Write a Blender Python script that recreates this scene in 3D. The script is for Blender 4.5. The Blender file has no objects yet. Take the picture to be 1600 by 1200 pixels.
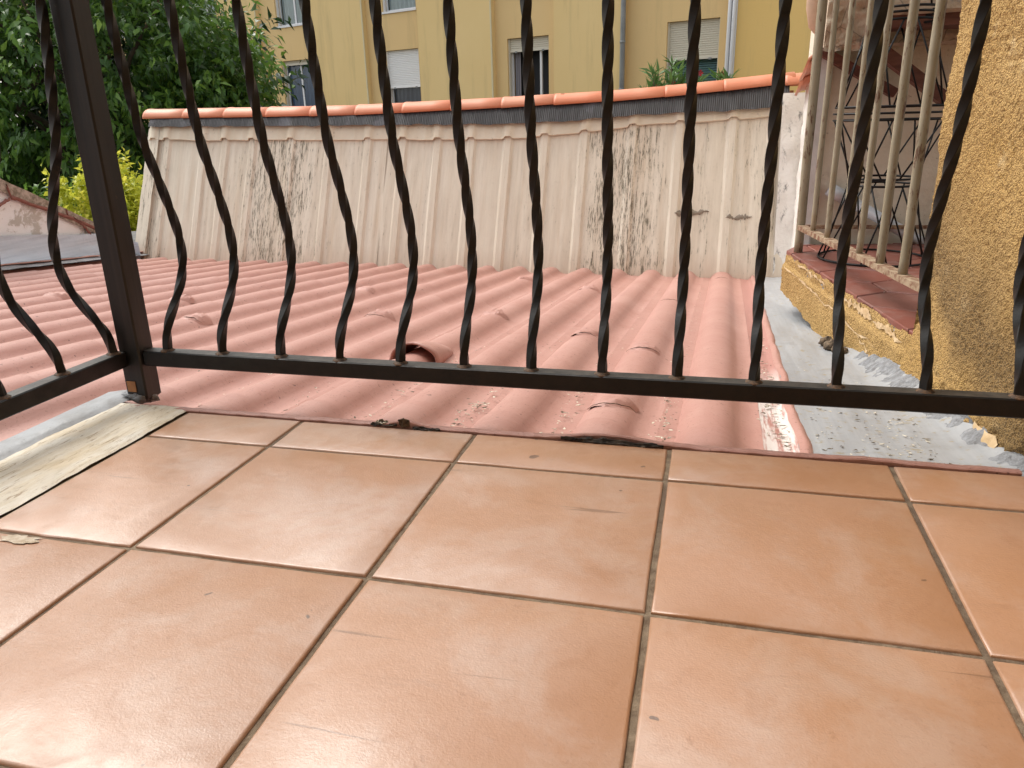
import bpy, math, random
import numpy as np
from mathutils import Vector, Matrix, noise as mn

random.seed(7)
rng = np.random.default_rng(11)
scene = bpy.context.scene
COL = scene.collection
R = math.radians

# ------------------------------------------------------------------ camera
cam_d = bpy.data.cameras.new("camera")
cam = bpy.data.objects.new("camera", cam_d)
COL.objects.link(cam)
cam_d.sensor_width = 36.0
cam_d.lens = 36.0 * 1186.97 / 1600.0
cam_d.clip_start = 0.02
cam_d.clip_end = 400.0
CR, CU, CF = (0.97, 0.243, -0.024), (-0.057, 0.322, 0.945), (-0.238, 0.915, -0.326)
_f = Vector(CF).normalized(); _r = (Vector(CR) - _f * Vector(CR).dot(_f)).normalized(); _u = _r.cross(_f)
cam.matrix_world = Matrix(((_r.x, _u.x, -_f.x, 0.0392), (_r.y, _u.y, -_f.y, -1.0403), (_r.z, _u.z, -_f.z, 0.5073), (0, 0, 0, 1)))
scene.camera = cam

# ------------------------------------------------------------------ sky, sun, exposure
SUN_ELEV, SUN_AZ = R(54), R(-64)         # azimuth from +Y towards +X: high, from the left
world = bpy.data.worlds.new("World")
scene.world = world
world.use_nodes = True
wn, wl = world.node_tree.nodes, world.node_tree.links
wn.clear()
sky = wn.new("ShaderNodeTexSky"); sky.sky_type = 'NISHITA'; sky.sun_disc = False
sky.sun_elevation = SUN_ELEV; sky.sun_rotation = SUN_AZ
sky.air_density = 2.2; sky.dust_density = 3.0; sky.ozone_density = 1.0
hs = wn.new("ShaderNodeHueSaturation"); hs.inputs['Saturation'].default_value = 0.18
bg = wn.new("ShaderNodeBackground"); bg.inputs['Strength'].default_value = 0.15
wo = wn.new("ShaderNodeOutputWorld")
wl.new(sky.outputs[0], hs.inputs['Color']); wl.new(hs.outputs[0], bg.inputs[0]); wl.new(bg.outputs[0], wo.inputs[0])
sun_d = bpy.data.lights.new("sun", 'SUN'); sun_d.energy = 1.5; sun_d.angle = R(30); sun_d.color = (1.0, 0.95, 0.87)
sun = bpy.data.objects.new("sun", sun_d); COL.objects.link(sun)
_sd = Vector((math.sin(SUN_AZ) * math.cos(SUN_ELEV), math.cos(SUN_AZ) * math.cos(SUN_ELEV), math.sin(SUN_ELEV)))
sun.rotation_euler = (-_sd).to_track_quat('-Z', 'Y').to_euler()
vs = scene.view_settings
vs.view_transform = 'Standard'; vs.look = 'None'; vs.gamma = 1.0; vs.use_curve_mapping = False
vs.exposure = 0.66
scene.cycles.use_denoising = True
scene.cycles.max_bounces = 6

# ------------------------------------------------------------------ material helpers
class NT:
    def __init__(s, name):
        s.m = bpy.data.materials.new(name); s.m.use_nodes = True
        s.n, s.l = s.m.node_tree.nodes, s.m.node_tree.links
        s.b = s.n['Principled BSDF']
    def new(s, t, **kw):
        nd = s.n.new(t)
        for k, v in kw.items(): setattr(nd, k, v)
        return nd
    def put(s, sock, v):
        if hasattr(v, 'is_output') or isinstance(v, bpy.types.NodeSocket): s.l.new(v, sock)
        elif isinstance(v, (tuple, list)) and len(v) == 3 and sock.type == 'RGBA': sock.default_value = (*v, 1)
        else: sock.default_value = v
    def coord(s, scale=(1, 1, 1), rnd=False, which='Object', rot=(0, 0, 0)):
        tc = s.new("ShaderNodeTexCoord"); mp = s.new("ShaderNodeMapping")
        s.l.new(tc.outputs[which], mp.inputs['Vector'])
        mp.inputs['Scale'].default_value = scale
        mp.inputs['Rotation'].default_value = rot
        if rnd:
            oi = s.new("ShaderNodeObjectInfo"); mu = s.math('MULTIPLY', oi.outputs['Random'], 37.0)
            cx = s.new("ShaderNodeCombineXYZ")
            for i in range(3): s.l.new(mu, cx.inputs[i])
            s.l.new(cx.outputs[0], mp.inputs['Location'])
        return mp.outputs[0]
    def noise(s, vec, scale, detail=4, rough=.55, dist=0.0, out='Fac'):
        nd = s.new("ShaderNodeTexNoise"); s.l.new(vec, nd.inputs['Vector'])
        nd.inputs['Scale'].default_value = scale; nd.inputs['Detail'].default_value = detail
        nd.inputs['Roughness'].default_value = rough; nd.inputs['Distortion'].default_value = dist
        return nd.outputs[out]
    def voro(s, vec, scale, feature='F1', out='Distance', rand=1.0):
        nd = s.new("ShaderNodeTexVoronoi", feature=feature); s.l.new(vec, nd.inputs['Vector'])
        nd.inputs['Scale'].default_value = scale; nd.inputs['Randomness'].default_value = rand
        return nd.outputs[out]
    def ramp(s, fac, a, b, lo=0.0, hi=1.0):
        nd = s.new("ShaderNodeMapRange"); s.put(nd.inputs['Value'], fac)
        nd.inputs['From Min'].default_value = a; nd.inputs['From Max'].default_value = b
        nd.inputs['To Min'].default_value = lo; nd.inputs['To Max'].default_value = hi
        return nd.outputs[0]
    def math(s, op, a, b=0.0):
        nd = s.new("ShaderNodeMath", operation=op); s.put(nd.inputs[0], a); s.put(nd.inputs[1], b); return nd.outputs[0]
    def mix(s, fac, a, b, mode='MIX'):
        nd = s.new("ShaderNodeMix", data_type='RGBA', blend_type=mode)
        s.put(nd.inputs[0], fac); s.put(nd.inputs[6], a); s.put(nd.inputs[7], b); return nd.outputs[2]
    def xyz(s, vec):
        nd = s.new("ShaderNodeSeparateXYZ"); s.l.new(vec, nd.inputs[0]); return nd.outputs
    def bump(s, h, strength=.3, dist=.01, prev=None):
        nd = s.new("ShaderNodeBump"); s.l.new(h, nd.inputs['Height'])
        nd.inputs['Strength'].default_value = strength; nd.inputs['Distance'].default_value = dist
        if prev is not None: s.l.new(prev, nd.inputs['Normal'])
        return nd.outputs[0]
    def done(s, col, rough=.6, nrm=None, metal=0.0, spec=.5):
        s.put(s.b.inputs['Base Color'], col); s.put(s.b.inputs['Roughness'], rough)
        s.b.inputs['Metallic'].default_value = metal; s.b.inputs['Specular IOR Level'].default_value = spec
        if nrm is not None: s.l.new(nrm, s.b.inputs['Normal'])
        return s.m
    def rand(s):
        return s.new("ShaderNodeObjectInfo").outputs['Random']

M = {}
# glazed terracotta floor tile
t = NT("floor_tile"); c = t.coord(rnd=True)
big = t.noise(c, 4.5, 5, .55, .6); mid = t.noise(c, 15, 6, .65, .8); fine = t.noise(c, 240, 3, .6); blot = t.noise(c, 6, 7, .68, .35)
col = t.mix(t.ramp(big, .3, .7), (.425, .215, .11), (.485, .285, .185))
col = t.mix(t.ramp(blot, .48, .66, 0, .6), col, (.53, .38, .30))
col = t.mix(t.ramp(mid, .55, .72, 0, .45), col, (.335, .15, .065))
cs = t.coord((3, 26, 1), rnd=True); streak = t.noise(cs, 1.6, 6, .7, 1.2)
col = t.mix(t.ramp(streak, .60, .70, 0, .40), col, (.30, .155, .085))
scr = t.noise(t.coord((2.2, 60, 1), rnd=True, rot=(0, 0, R(18))), 1.5, 4, .55, .6)
col = t.mix(t.math('MULTIPLY', t.ramp(scr, .66, .70, 0, .75), t.ramp(big, .48, .58)), col, (.17, .095, .055))
col = t.mix(t.ramp(t.noise(c, 42, 6, .75), .63, .69, 0, .45), col, (.29, .135, .065))
col = t.mix(t.ramp(fine, .60, .74, 0, .30), col, (.23, .11, .06))
col = t.mix(t.ramp(t.noise(c, 30, 2), .755, .765, 0, .85), col, (.06, .04, .03))
rv = t.rand(); col = t.mix(t.ramp(rv, 0, 1, 0, .38), col, (.37, .17, .072))
gr = t.noise(c, 420, 2, .5)
b1 = t.bump(t.noise(c, 14, 6, .6), .25, .004); b2 = t.bump(gr, .20, .0012, b1)
b3 = t.bump(blot, .25, .003, b2)
worn = t.ramp(blot, .40, .66)
t.put(t.b.inputs['Coat Weight'], t.ramp(blot, .32, .60, .35, .88)); t.put(t.b.inputs['Coat Roughness'], t.ramp(mid, .3, .7, .30, .50)); t.b.inputs['Coat IOR'].default_value = 1.6
t.l.new(b3, t.b.inputs['Coat Normal'])
M['tile'] = t.done(col, t.ramp(mid, .3, .75, .32, .5), b3, spec=.5)
# mortar
t = NT("mortar"); c = t.coord(); n1 = t.noise(c, 60, 5)
col = t.mix(t.ramp(n1, .35, .7), (.13, .088, .054), (.28, .215, .145))
col = t.mix(t.ramp(t.noise(c, 4), .45, .65, 0, .75), col, (.10, .065, .042))
M['mortar'] = t.done(col, .9, t.bump(t.noise(c, 300, 3), .6, .003))
t = NT('chip'); c = t.coord(); M['chip'] = t.done(t.mix(t.ramp(t.noise(c, 70, 5), .35, .65), (.42, .33, .23), (.60, .52, .42)), .85, t.bump(t.noise(c, 120), .6, .003))
# pink coated roof
def roof_mat(name, rnd):
    t = NT(name); c = t.coord(which='Object', rnd=rnd)
    n1 = t.noise(c, 3.5, 4, .55); n2 = t.noise(c, 160, 3, .6); n3 = t.noise(c, 24, 4)
    col = t.mix(t.ramp(n1, .3, .7), (.415, .207, .168), (.475, .26, .217))
    col = t.mix(t.ramp(n3, .45, .75, 0, .3), col, (.50, .30, .25))
    col = t.mix(t.ramp(n2, .60, .70, 0, .5), col, (.20, .085, .065))
    col = t.mix(t.ramp(t.noise(c, 70, 2), .70, .74, 0, .7), col, (.10, .05, .04))
    return t.done(col, .5, t.bump(n2, .35, .002, t.bump(n3, .2, .006)), spec=.4)
M['roof'] = roof_mat("pink_roof_coating", True)
M['roof_lip'] = roof_mat("pink_roof_coating_lip", False)
# scraped pan with pale paint worn through
t = NT("scraped_pink"); c = t.coord((60, 5, 20)); cc = t.coord()
y = t.xyz(cc)[1]
w = t.math('MULTIPLY', t.ramp(t.noise(c, 1.0, 5, .7), .40, .52), t.ramp(y, .55, .85, 1, 0))
col = t.mix(w, (.42, .20, .165), (.68, .62, .58))
col = t.mix(t.ramp(t.noise(cc, 120, 3), .64, .72, 0, .6), col, (.2, .14, .09))
M['scraped'] = t.done(col, .55, t.bump(t.noise(cc, 150), .3, .002))
# grey membrane
t = NT("grey_membrane"); c = t.coord(); cs = t.coord((90, 2.5, 1), rot=(0, 0, R(-9)))
st = t.noise(cs, 1.0, 5, .65)
col = t.mix(t.ramp(st, .25, .75), (.305, .315, .33), (.385, .395, .405))
col = t.mix(t.ramp(t.noise(t.coord((7, 2, 1)), 1, 5, .65), .5, .7, 0, .6), col, (.235, .24, .25))
col = t.mix(t.ramp(t.noise(c, 55, 5, .7), .58, .66, 0, .8), col, (.30, .235, .12))
col = t.mix(t.ramp(t.noise(c, 9, 5), .58, .75, 0, .4), col, (.13, .125, .12))
col = t.mix(t.ramp(t.noise(cs, 2.2, 3), .68, .74, 0, .25), col, (.42, .43, .45))
M['membrane'] = t.done(col, .42, t.bump(st, .15, .003, t.bump(t.noise(c, 30), .3, .006)))
t = NT("grey_membrane_roll"); c = t.coord(); cs = t.coord((1, 3, 70))
st = t.noise(cs, 1.0, 4, .6)
col = t.mix(t.ramp(st, .3, .7), (.46, .51, .58), (.58, .63, .70))
col = t.mix(t.ramp(t.noise(c, 5), .66, .74, 0, .4), col, (.26, .26, .26))
M['membrane_roll'] = t.done(col, .5, t.bump(st, .4, .004, t.bump(t.noise(c, 14), .5, .02)))
t = NT("pale_membrane"); c = t.coord()
M['membrane_pale'] = t.done(t.mix(t.math('MAXIMUM', t.ramp(t.noise(c, 150, 3), .64, .70), t.ramp(t.noise(c, 14, 6, .65), .42, .7)), (.31, .32, .335), (.22, .215, .21)), .45, t.bump(t.noise(c, 30), .4, .008))
# cream cladding with streaks of lichen (x, length along the sheet in object space)
t = NT("cream_cladding"); c = t.coord(); X, Y, Z = t.xyz(c)
cs = t.coord((34, 1, 3.2)); cs2 = t.coord((120, 1, 16)); csw = t.coord((9, 1, .8))
n1 = t.noise(csw, 1.3, 4); n2 = t.noise(cs, 1.3, 6, .7)
col = t.mix(t.ramp(n1, .3, .7), (.66, .585, .475), (.73, .665, .56))
col = t.mix(t.ramp(t.noise(t.coord((14, 1, 1.1)), 1.0, 4), .55, .72, 0, .38), col, (.52, .38, .245))
col = t.mix(t.ramp(t.noise(c, 26, 6, .7), .60, .70, 0, .22), col, (.36, .29, .2))
col = t.mix(t.ramp(Z, .16, 0.0, 0, .45), col, (.46, .30, .21))
def zone(a, b, s=.05):
    return t.math('MULTIPLY', t.ramp(X, a - s, a + s), t.ramp(X, b + s, b - s))
wob = t.math('MULTIPLY', t.math('SUBTRACT', t.noise(t.coord((6, 1, 4)), 1, 4), .5), .5)
Xw = t.math('ADD', X, wob)
def zone(a, b, s=.05):
    return t.math('MULTIPLY', t.ramp(Xw, a - s, a + s), t.ramp(Xw, b + s, b - s))
z1 = t.math('MAXIMUM', zone(2.84, 3.44, .16), zone(.55, 1.28, .22))
z2 = t.math('MAXIMUM', z1, t.math('MULTIPLY', zone(3.5, 3.66, .08), .85))
z3 = t.math('MAXIMUM', z2, t.math('MULTIPLY', zone(-.15, .06, .06), .85))
z3 = t.math('MAXIMUM', z3, t.ramp(t.noise(t.coord((2.2, 1, .5)), 1, 3), .4, .7, .40, .80))
grime = t.math('MULTIPLY', t.ramp(n2, .43, .64), z3)
col = t.mix(t.math('MULTIPLY', grime, .42), col, (.33, .27, .19))
spk = t.math('ADD', t.noise(cs2, 1.0, 5, .75), t.math('MULTIPLY', t.ramp(n2, .3, .75, -.14, .16), 1.0))
spk = t.math('ADD', spk, t.ramp(z3, .45, 1, -.13, .06))
col = t.mix(t.ramp(spk, .53, .61, 0, .30), col, (.22, .185, .125))
col = t.mix(t.ramp(spk, .57, .66, 0, .88), col, (.105, .09, .06))
col = t.mix(t.ramp(t.noise(t.coord((60, 1, 50)), 1, 2), .77, .79, 0, .8), col, (.07, .055, .04))
M['cream'] = t.done(col, .62, t.bump(n2, .08, .004, t.bump(t.noise(c, 12), .2, .01)))
t = NT("cream_apron"); c = t.coord()
col = t.mix(t.ramp(t.noise(c, 7, 5), .3, .7), (.65, .555, .42), (.71, .635, .515))
col = t.mix(t.ramp(t.noise(c, 30, 5, .7), .62, .74, 0, .7), col, (.25, .2, .14))
M['apron'] = t.done(col, .6, t.bump(t.noise(c, 20), .4, .008))
# black pleated mesh under the ridge
t = NT("ridge_roll_mesh"); c = t.coord(); cs = t.coord((130, 1, 5))
pl = t.new("ShaderNodeTexWave", wave_type='BANDS', bands_direction='X'); t.l.new(c, pl.inputs['Vector']); pl.inputs['Scale'].default_value = 28
col = t.mix(t.ramp(t.noise(cs, 1, 4), .4, .75), (.02, .019, .021), (.065, .062, .068))
col = t.mix(t.ramp(t.noise(c, 6), .62, .7, 0, .4), col, (.17, .17, .2))
M['ridge_mesh'] = t.done(col, .55, t.bump(pl.outputs['Fac'], .8, .004))
# orange ridge tiles
t = NT("orange_ridge_tile"); c = t.coord(rnd=True)
col = t.mix(t.ramp(t.rand(), 0, 1), (.66, .215, .105), (.60, .24, .14))
col = t.mix(t.ramp(t.noise(c, 9, 5), .4, .75, 0, .5), col, (.67, .29, .17))
M['ridge_tile'] = t.done(col, .5, t.bump(t.noise(c, 80), .2, .002))
# black-brown railing paint
t = NT("railing_paint"); c = t.coord()
col = t.mix(t.ramp(t.noise(c, 30, 4), .35, .75), (.004, .0038, .0037), (.010, .0088, .008))
col = t.mix(t.ramp(t.noise(c, 48, 5, .7), .72, .78, 0, .4), col, (.07, .035, .018))
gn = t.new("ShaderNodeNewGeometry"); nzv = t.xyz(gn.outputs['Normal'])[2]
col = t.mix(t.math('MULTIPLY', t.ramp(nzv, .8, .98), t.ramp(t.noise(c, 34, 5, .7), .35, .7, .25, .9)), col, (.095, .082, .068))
M['iron'] = t.done(col, t.ramp(t.noise(c, 40, 4), .3, .7, .40, .6), t.bump(t.noise(c, 220), .3, .001), spec=.4)
t = NT("railing_paint_worn"); c = t.coord(); cs = t.coord((60, 60, 1.5))
st = t.noise(cs, 1, 4)
col = t.mix(t.ramp(st, .4, .7), (.007, .006, .0054), (.020, .0155, .012))
col = t.mix(t.ramp(t.noise(c, 22, 5, .7), .69, .75, 0, .6), col, (.13, .06, .022))
M['iron_post'] = t.done(col, .5, t.bump(st, .4, .002))
t = NT("weld_rust"); c = t.coord()
M['rust'] = t.done(t.mix(t.ramp(t.noise(c, 90), .4, .6), (.035, .022, .015), (.16, .085, .04)), .75, t.bump(t.noise(c, 200), .6, .002))
t = NT("rust_tape"); c = t.coord()
M['tape'] = t.done(t.mix(t.ramp(t.noise(c, 60), .4, .7), (.42, .19, .06), (.28, .12, .04)), .5)
# yellow rough stucco
def stucco(name, stain):
    t = NT(name); c = t.coord(); X, Y, Z = t.xyz(c)
    n1 = t.noise(c, 5, 5, .6); g = t.math('SUBTRACT', 1.0, t.voro(c, 270)); g2 = t.noise(c, 420, 3)
    g = t.math('ADD', t.math('MULTIPLY', g, .6), t.math('MULTIPLY', t.noise(c, 130, 4, .7), .45))
    col = t.mix(t.ramp(n1, .3, .7), (.49, .305, .105), (.575, .385, .16))
    col = t.mix(t.ramp(g, .60, .42, 0, .62), col, (.22, .135, .055))
    col = t.mix(t.ramp(t.noise(c, 9, 5, .6), .62, .70, 0, .55), col, (.66, .50, .28))
    if stain:
        n = t.math('MULTIPLY', t.math('SUBTRACT', t.noise(c, 6, 4), .5), .30)
        zz = t.math('ADD', Z, n); yy = t.math('ADD', Y, n)
        # a damp band of soot: one lobe beside the left edge, one running down to the right
        d1 = t.math('ADD', t.math('MULTIPLY', t.math('SUBTRACT', zz, .13), 1.0), t.math('MULTIPLY', t.math('SUBTRACT', yy, .55), -.35))
        band = t.math('MULTIPLY', t.ramp(d1, -.10, -.03), t.ramp(d1, .26, .05))
        sp = t.ramp(t.math('ADD', g, t.math('MULTIPLY', band, .12)), .58, .74)
        col = t.mix(t.math('MULTIPLY', t.math('MULTIPLY', sp, band), .85), col, (.085, .06, .035))
        col = t.mix(t.math('MULTIPLY', band, .35), col, (.17, .11, .05))
    return t.done(col, .88, t.bump(g, .8, .006, t.bump(g2, .5, .002)), spec=.25)
M['stucco'] = stucco("ochre_stucco", False)
M['stucco_stained'] = stucco("ochre_stucco_stained", True)
t = NT("bare_plaster"); c = t.coord()
M['plaster'] = t.done(t.mix(t.ramp(t.noise(c, 20, 5), .3, .7), (.56, .38, .19), (.66, .50, .31)), .85, t.bump(t.noise(c, 60), .5, .006))
t = NT("grey_mortar_lump"); c = t.coord()
M['lump'] = t.done(t.mix(t.ramp(t.noise(c, 60, 5), .3, .7), (.16, .16, .165), (.31, .32, .335)), .8, t.bump(t.noise(c, 80, 5), .9, .012))
t = NT("dark_debris"); c = t.coord()
M['debris_dark'] = t.done(t.mix(t.ramp(t.noise(c, 90, 5), .35, .65), (.035, .024, .016), (.20, .14, .085)), .85, t.bump(t.noise(c, 120), .8, .008))
t = NT("lip_gap_shade"); c = t.coord(); M['gap_shade'] = t.done(t.mix(t.ramp(t.noise(c, 90, 5), .4, .7), (.012, .009, .007), (.07, .048, .03)), .8)  # near-black colour standing in for shade in the gap under the lifted strip
# red hexagonal tile
t = NT("red_hex_tile"); c = t.coord(rnd=True)
col = t.mix(t.ramp(t.rand(), 0, 1), (.25, .068, .045), (.185, .072, .055))
col = t.mix(t.ramp(t.noise(c, 14, 5, .65), .48, .7, 0, .55), col, (.27, .165, .14))
col = t.mix(t.ramp(t.noise(c, 60, 3), .68, .74, 0, .5), col, (.5, .42, .36))
M['hex'] = t.done(col, .42, t.bump(t.noise(c, 60), .25, .003))
# neighbour walls
t = NT("beige_render"); c = t.coord()
col = t.mix(t.ramp(t.noise(c, 3.2, 5, .6), .3, .7), (.74, .65, .52), (.80, .73, .62))
col = t.mix(t.ramp(t.noise(c, 7, 6, .65, .4), .58, .74, 0, .5), col, (.45, .36, .28))
col = t.mix(t.ramp(t.noise(c, 60, 5), .66, .72, 0, .5), col, (.25, .19, .14))
M['beige'] = t.done(col, .85, t.bump(t.noise(c, 40, 5), .5, .01))
t = NT("pale_render"); c = t.coord(); cs = t.coord((25, 25, 5))
col = t.mix(t.ramp(t.noise(c, 5, 5), .3, .7), (.70, .66, .61), (.76, .73, .69))
col = t.mix(t.ramp(t.noise(cs, 1, 6, .75), .55, .66, 0, .85), col, (.13, .125, .12))
M['pale_render'] = t.done(col, .85, t.bump(t.noise(c, 50), .5, .008))
t = NT("white_paint"); c = t.coord()
M['white_paint'] = t.done(t.mix(t.ramp(t.noise(c, 20, 4), .4, .8), (.72, .71, .70), (.58, .55, .52)), .7, t.bump(t.noise(c, 30), .2, .004))
t = NT("cracked_concrete"); c = t.coord()
col = t.mix(t.ramp(t.noise(c, 9, 5), .3, .7), (.50, .39, .28), (.58, .48, .37))
col = t.mix(t.ramp(t.noise(c, 14, 6, .7), .55, .66, 0, .8), col, (.27, .255, .24))
col = t.mix(t.ramp(t.voro(c, 9, 'DISTANCE_TO_EDGE'), .02, .0, 0, .6), col, (.05, .04, .035))
M['concrete'] = t.done(col, .85, t.bump(t.noise(c, 40, 5), .7, .015))
t = NT("red_brown_wood"); c = t.coord((4, 40, 40))
M['wood'] = t.done(t.mix(t.ramp(t.noise(c, 1.2, 4), .35, .7), (.10, .032, .022), (.19, .075, .05)), .6, t.bump(t.noise(c, 3), .4, .004))
# rusty beige pipe rail
t = NT("beige_rail_paint"); c = t.coord(); cs = t.coord((50, 50, 14))
col = t.mix(t.ramp(t.noise(c, 8, 4), .3, .7), (.27, .235, .155), (.36, .32, .23))
col = t.mix(t.ramp(t.noise(cs, 1, 6, .72), .55, .62, 0, .92), col, (.12, .055, .028))
col = t.mix(t.ramp(t.noise(c, 11, 4), .58, .75, 0, .4), col, (.30, .17, .07))
M['pipe_rail'] = t.done(col, .5, t.bump(t.noise(cs, 1, 5), .5, .003))
t = NT("rusty_rail"); c = t.coord()
col = t.mix(t.ramp(t.noise(c, 40, 5, .7), .42, .58), (.38, .29, .19), (.17, .075, .04))
M['rusty'] = t.done(col, .65, t.bump(t.noise(c, 90), .5, .003))
t = NT("black_wire"); M['wire'] = t.done((.006, .006, .0065), .45, spec=.3)
t = NT("grey_pvc"); c = t.coord()
M['pvc'] = t.done(t.mix(t.ramp(t.noise(c, 12, 4), .5, .75), (.66, .70, .76), (.54, .56, .58)), .35)
# peeling white paint board
t = NT("peeling_paint"); c = t.coord((34, 5, 8)); cc = t.coord()
n = t.noise(c, 1.2, 6, .7, .5)
col = t.mix(t.ramp(n, .35, .65), (.68, .64, .565), (.56, .465, .325))
col = t.mix(t.ramp(t.noise(cc, 9, 4), .5, .75, 0, .45), col, (.52, .38, .20))
cr = t.noise(t.coord((150, 40, 30)), 1.0, 4, .7, 1.5)
col = t.mix(t.ramp(cr, .36, .30, 0, .6), col, (.24, .15, .075))
col = t.mix(t.ramp(t.noise(t.coord((50, 9, 8)), 2.2, 6, .75, .4), .56, .62, 0, .8), col, (.27, .18, .095))
col = t.mix(t.ramp(t.noise(cc, 7, 3), .70, .73, 0, .9), col, (.06, .05, .045))
M['peel'] = t.done(col, .6, t.bump(t.ramp(cr, .25, .45), .5, .003, t.bump(n, .5, .004)))
t = NT("peeling_wall"); c = t.coord()
n = t.noise(c, 5, 6, .7, .3)
col = t.mix(t.ramp(n, .50, .55), (.84, .85, .86), (.52, .50, .46))
col = t.mix(t.ramp(t.noise(c, 30, 5, .7), .64, .68, 0, .7), col, (.28, .25, .21))
M['peel_wall'] = t.done(col, .8, t.bump(t.ramp(n, .48, .56), .4, .008))
t = NT("weathered_edge"); c = t.coord()
M['weather'] = t.done(t.mix(t.ramp(t.noise(c, 25, 5, .7), .4, .6), (.46, .40, .34), (.20, .17, .13)), .85, t.bump(t.noise(c, 60), .5, .006))
t = NT("red_sealant"); c = t.coord()
M['sealant'] = t.done(t.mix(t.ramp(t.noise(c, 30), .3, .7), (.20, .075, .055), (.27, .11, .085)), .6, t.bump(t.noise(c, 50), .4, .006))
t = NT("taupe_sealant"); c = t.coord()
M['smear'] = t.done(t.mix(t.ramp(t.noise(c, 40), .3, .7), (.20, .165, .125), (.27, .225, .175)), .7, t.bump(t.noise(c, 60), .6, .005))
# facade
def wallmat(name, a, b):
    t = NT(name); c = t.coord()
    col = t.mix(t.ramp(t.noise(c, .35, 5), .3, .7), a, b)
    cs = t.coord((2.5, 2.5, .25))
    col = t.mix(t.ramp(t.noise(cs, 1, 6, .7), .52, .75, 0, .42), col, (.36, .28, .15))
    return t.done(col, .85, t.bump(t.noise(c, 30), .3, .01), spec=.2)
M['facade'] = wallmat("yellow_facade", (.72, .53, .25), (.76, .575, .29))
M['facade_bay_shade'] = wallmat("yellow_facade_bay_shade", (.70, .50, .245), (.73, .53, .27))  # facade paint made slightly darker to add shade to the set-back bays
M['facade_deep'] = wallmat("deep_yellow_facade", (.72, .49, .18), (.75, .52, .205))
M['line'] = NT("pale_joint").done((.62, .55, .36), .8)
t = NT("window_frame"); M['frame'] = t.done((.70, .71, .74), .4)
t = NT("roller_shutter"); M['shutter'] = t.done((.78, .78, .79), .5)
t = NT("roller_shutter_cream"); M['shutter_cream'] = t.done((.60, .56, .47), .5)
t = NT("glass"); t.b.inputs['Transmission Weight'].default_value = 0.0
M['glass'] = t.done((.055, .075, .08), .06, spec=.8)
M['glass_grey'] = NT("glass_grey").done((.17, .16, .12), .1, spec=.7)
M['dark_room'] = NT("dark_room").done((.012, .012, .016), .8)
t = NT("clear_pane"); M['pane'] = t.m
for nd in list(t.n):
    if nd.type != 'OUTPUT_MATERIAL': t.n.remove(nd)
gl = t.new("ShaderNodeBsdfGlossy"); gl.inputs['Roughness'].default_value = .03
tr = t.new("ShaderNodeBsdfTransparent"); tr.inputs['Color'].default_value = (.8, .87, .9, 1); fr = t.new("ShaderNodeFresnel"); fr.inputs['IOR'].default_value = 1.6
mx = t.new("ShaderNodeMixShader"); t.l.new(fr.outputs[0], mx.inputs[0]); t.l.new(tr.outputs[0], mx.inputs[1]); t.l.new(gl.outputs[0], mx.inputs[2])
t.l.new(mx.outputs[0], [n for n in t.n if n.type == 'OUTPUT_MATERIAL'][0].inputs['Surface'])
M['curtain_white'] = NT("curtain_white").done((.80, .83, .82), .9)
M['curtain_blue'] = NT("curtain_blue").done((.17, .26, .42), .9)
M['curtain_teal'] = NT("blind_teal").done((.42, .62, .62), .6)
M['curtain_grey'] = NT("curtain_grey").done((.30, .29, .33), .9)
t = NT("zinc_pipe"); c = t.coord(); M['zinc'] = t.done(t.mix(t.ramp(t.noise(c, 4), .3, .7), (.17, .18, .19), (.26, .27, .27)), .5)
t = NT("peach_pipe"); c = t.coord(); M['peach'] = t.done(t.mix(t.ramp(t.noise(c, 20, 4), .4, .7), (.56, .38, .26), (.45, .31, .21)), .6)
# leaves: colour varies leaf by leaf through a vertex attribute of each leaf's own tint
def leafmat(name, dark, mid, lite, trans):
    t = NT(name)
    at = t.new("ShaderNodeAttribute", attribute_name="tint")
    f = at.outputs['Fac']
    col = t.mix(t.ramp(f, 0, .55), dark, mid); col = t.mix(t.ramp(f, .55, 1), col, lite)
    m = t.done(col, .38, spec=.45)
    tl = t.new("ShaderNodeBsdfTranslucent"); t.l.new(t.mix(.5, col, lite), tl.inputs['Color'])
    mx = t.new("ShaderNodeMixShader"); mx.inputs[0].default_value = trans
    t.l.new(t.b.outputs[0], mx.inputs[1]); t.l.new(tl.outputs[0], mx.inputs[2])
    t.l.new(mx.outputs[0], t.n['Material Output'].inputs['Surface'])
    return m
M['leaf'] = leafmat("tree_leaf", (.022, .06, .018), (.07, .165, .03), (.24, .40, .065), .34)
M['leaf_shaded'] = leafmat("shaded_leaf", (.014, .036, .016), (.024, .06, .022), (.04, .09, .03), .15)  # leaves coloured dark to paint the shadow under the large tree
M['leaf_yellow'] = leafmat("yellow_leaf", (.22, .32, .02), (.50, .55, .04), (.75, .70, .12), .45)
M['leaf_ole'] = leafmat("oleander_leaf", (.05, .12, .03), (.085, .18, .05), (.16, .28, .08), .25)
M['flower'] = NT("red_flower").done((.42, .03, .045), .6)
M['flower_dry'] = NT("dry_flower").done((.25, .11, .05), .7)
t = NT("bark"); c = t.coord((8, 8, 2)); M['bark'] = t.done(t.mix(t.ramp(t.noise(c, 2, 5), .3, .7), (.05, .038, .028), (.12, .095, .07)), .9, t.bump(t.noise(c, 4), .7, .03))
t = NT("yard_ground"); c = t.coord(); M['ground'] = t.done(t.mix(t.ramp(t.noise(c, 1.5, 5), .3, .7), (.06, .065, .04), (.12, .10, .07)), .95, t.bump(t.noise(c, 10), .5, .05))
t = NT("litter"); c = t.coord(); M['litter'] = t.done(t.mix(t.ramp(t.noise(c, 60, 3), .42, .56), (.09, .065, .035), (.70, .64, .52)), .8)
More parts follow.
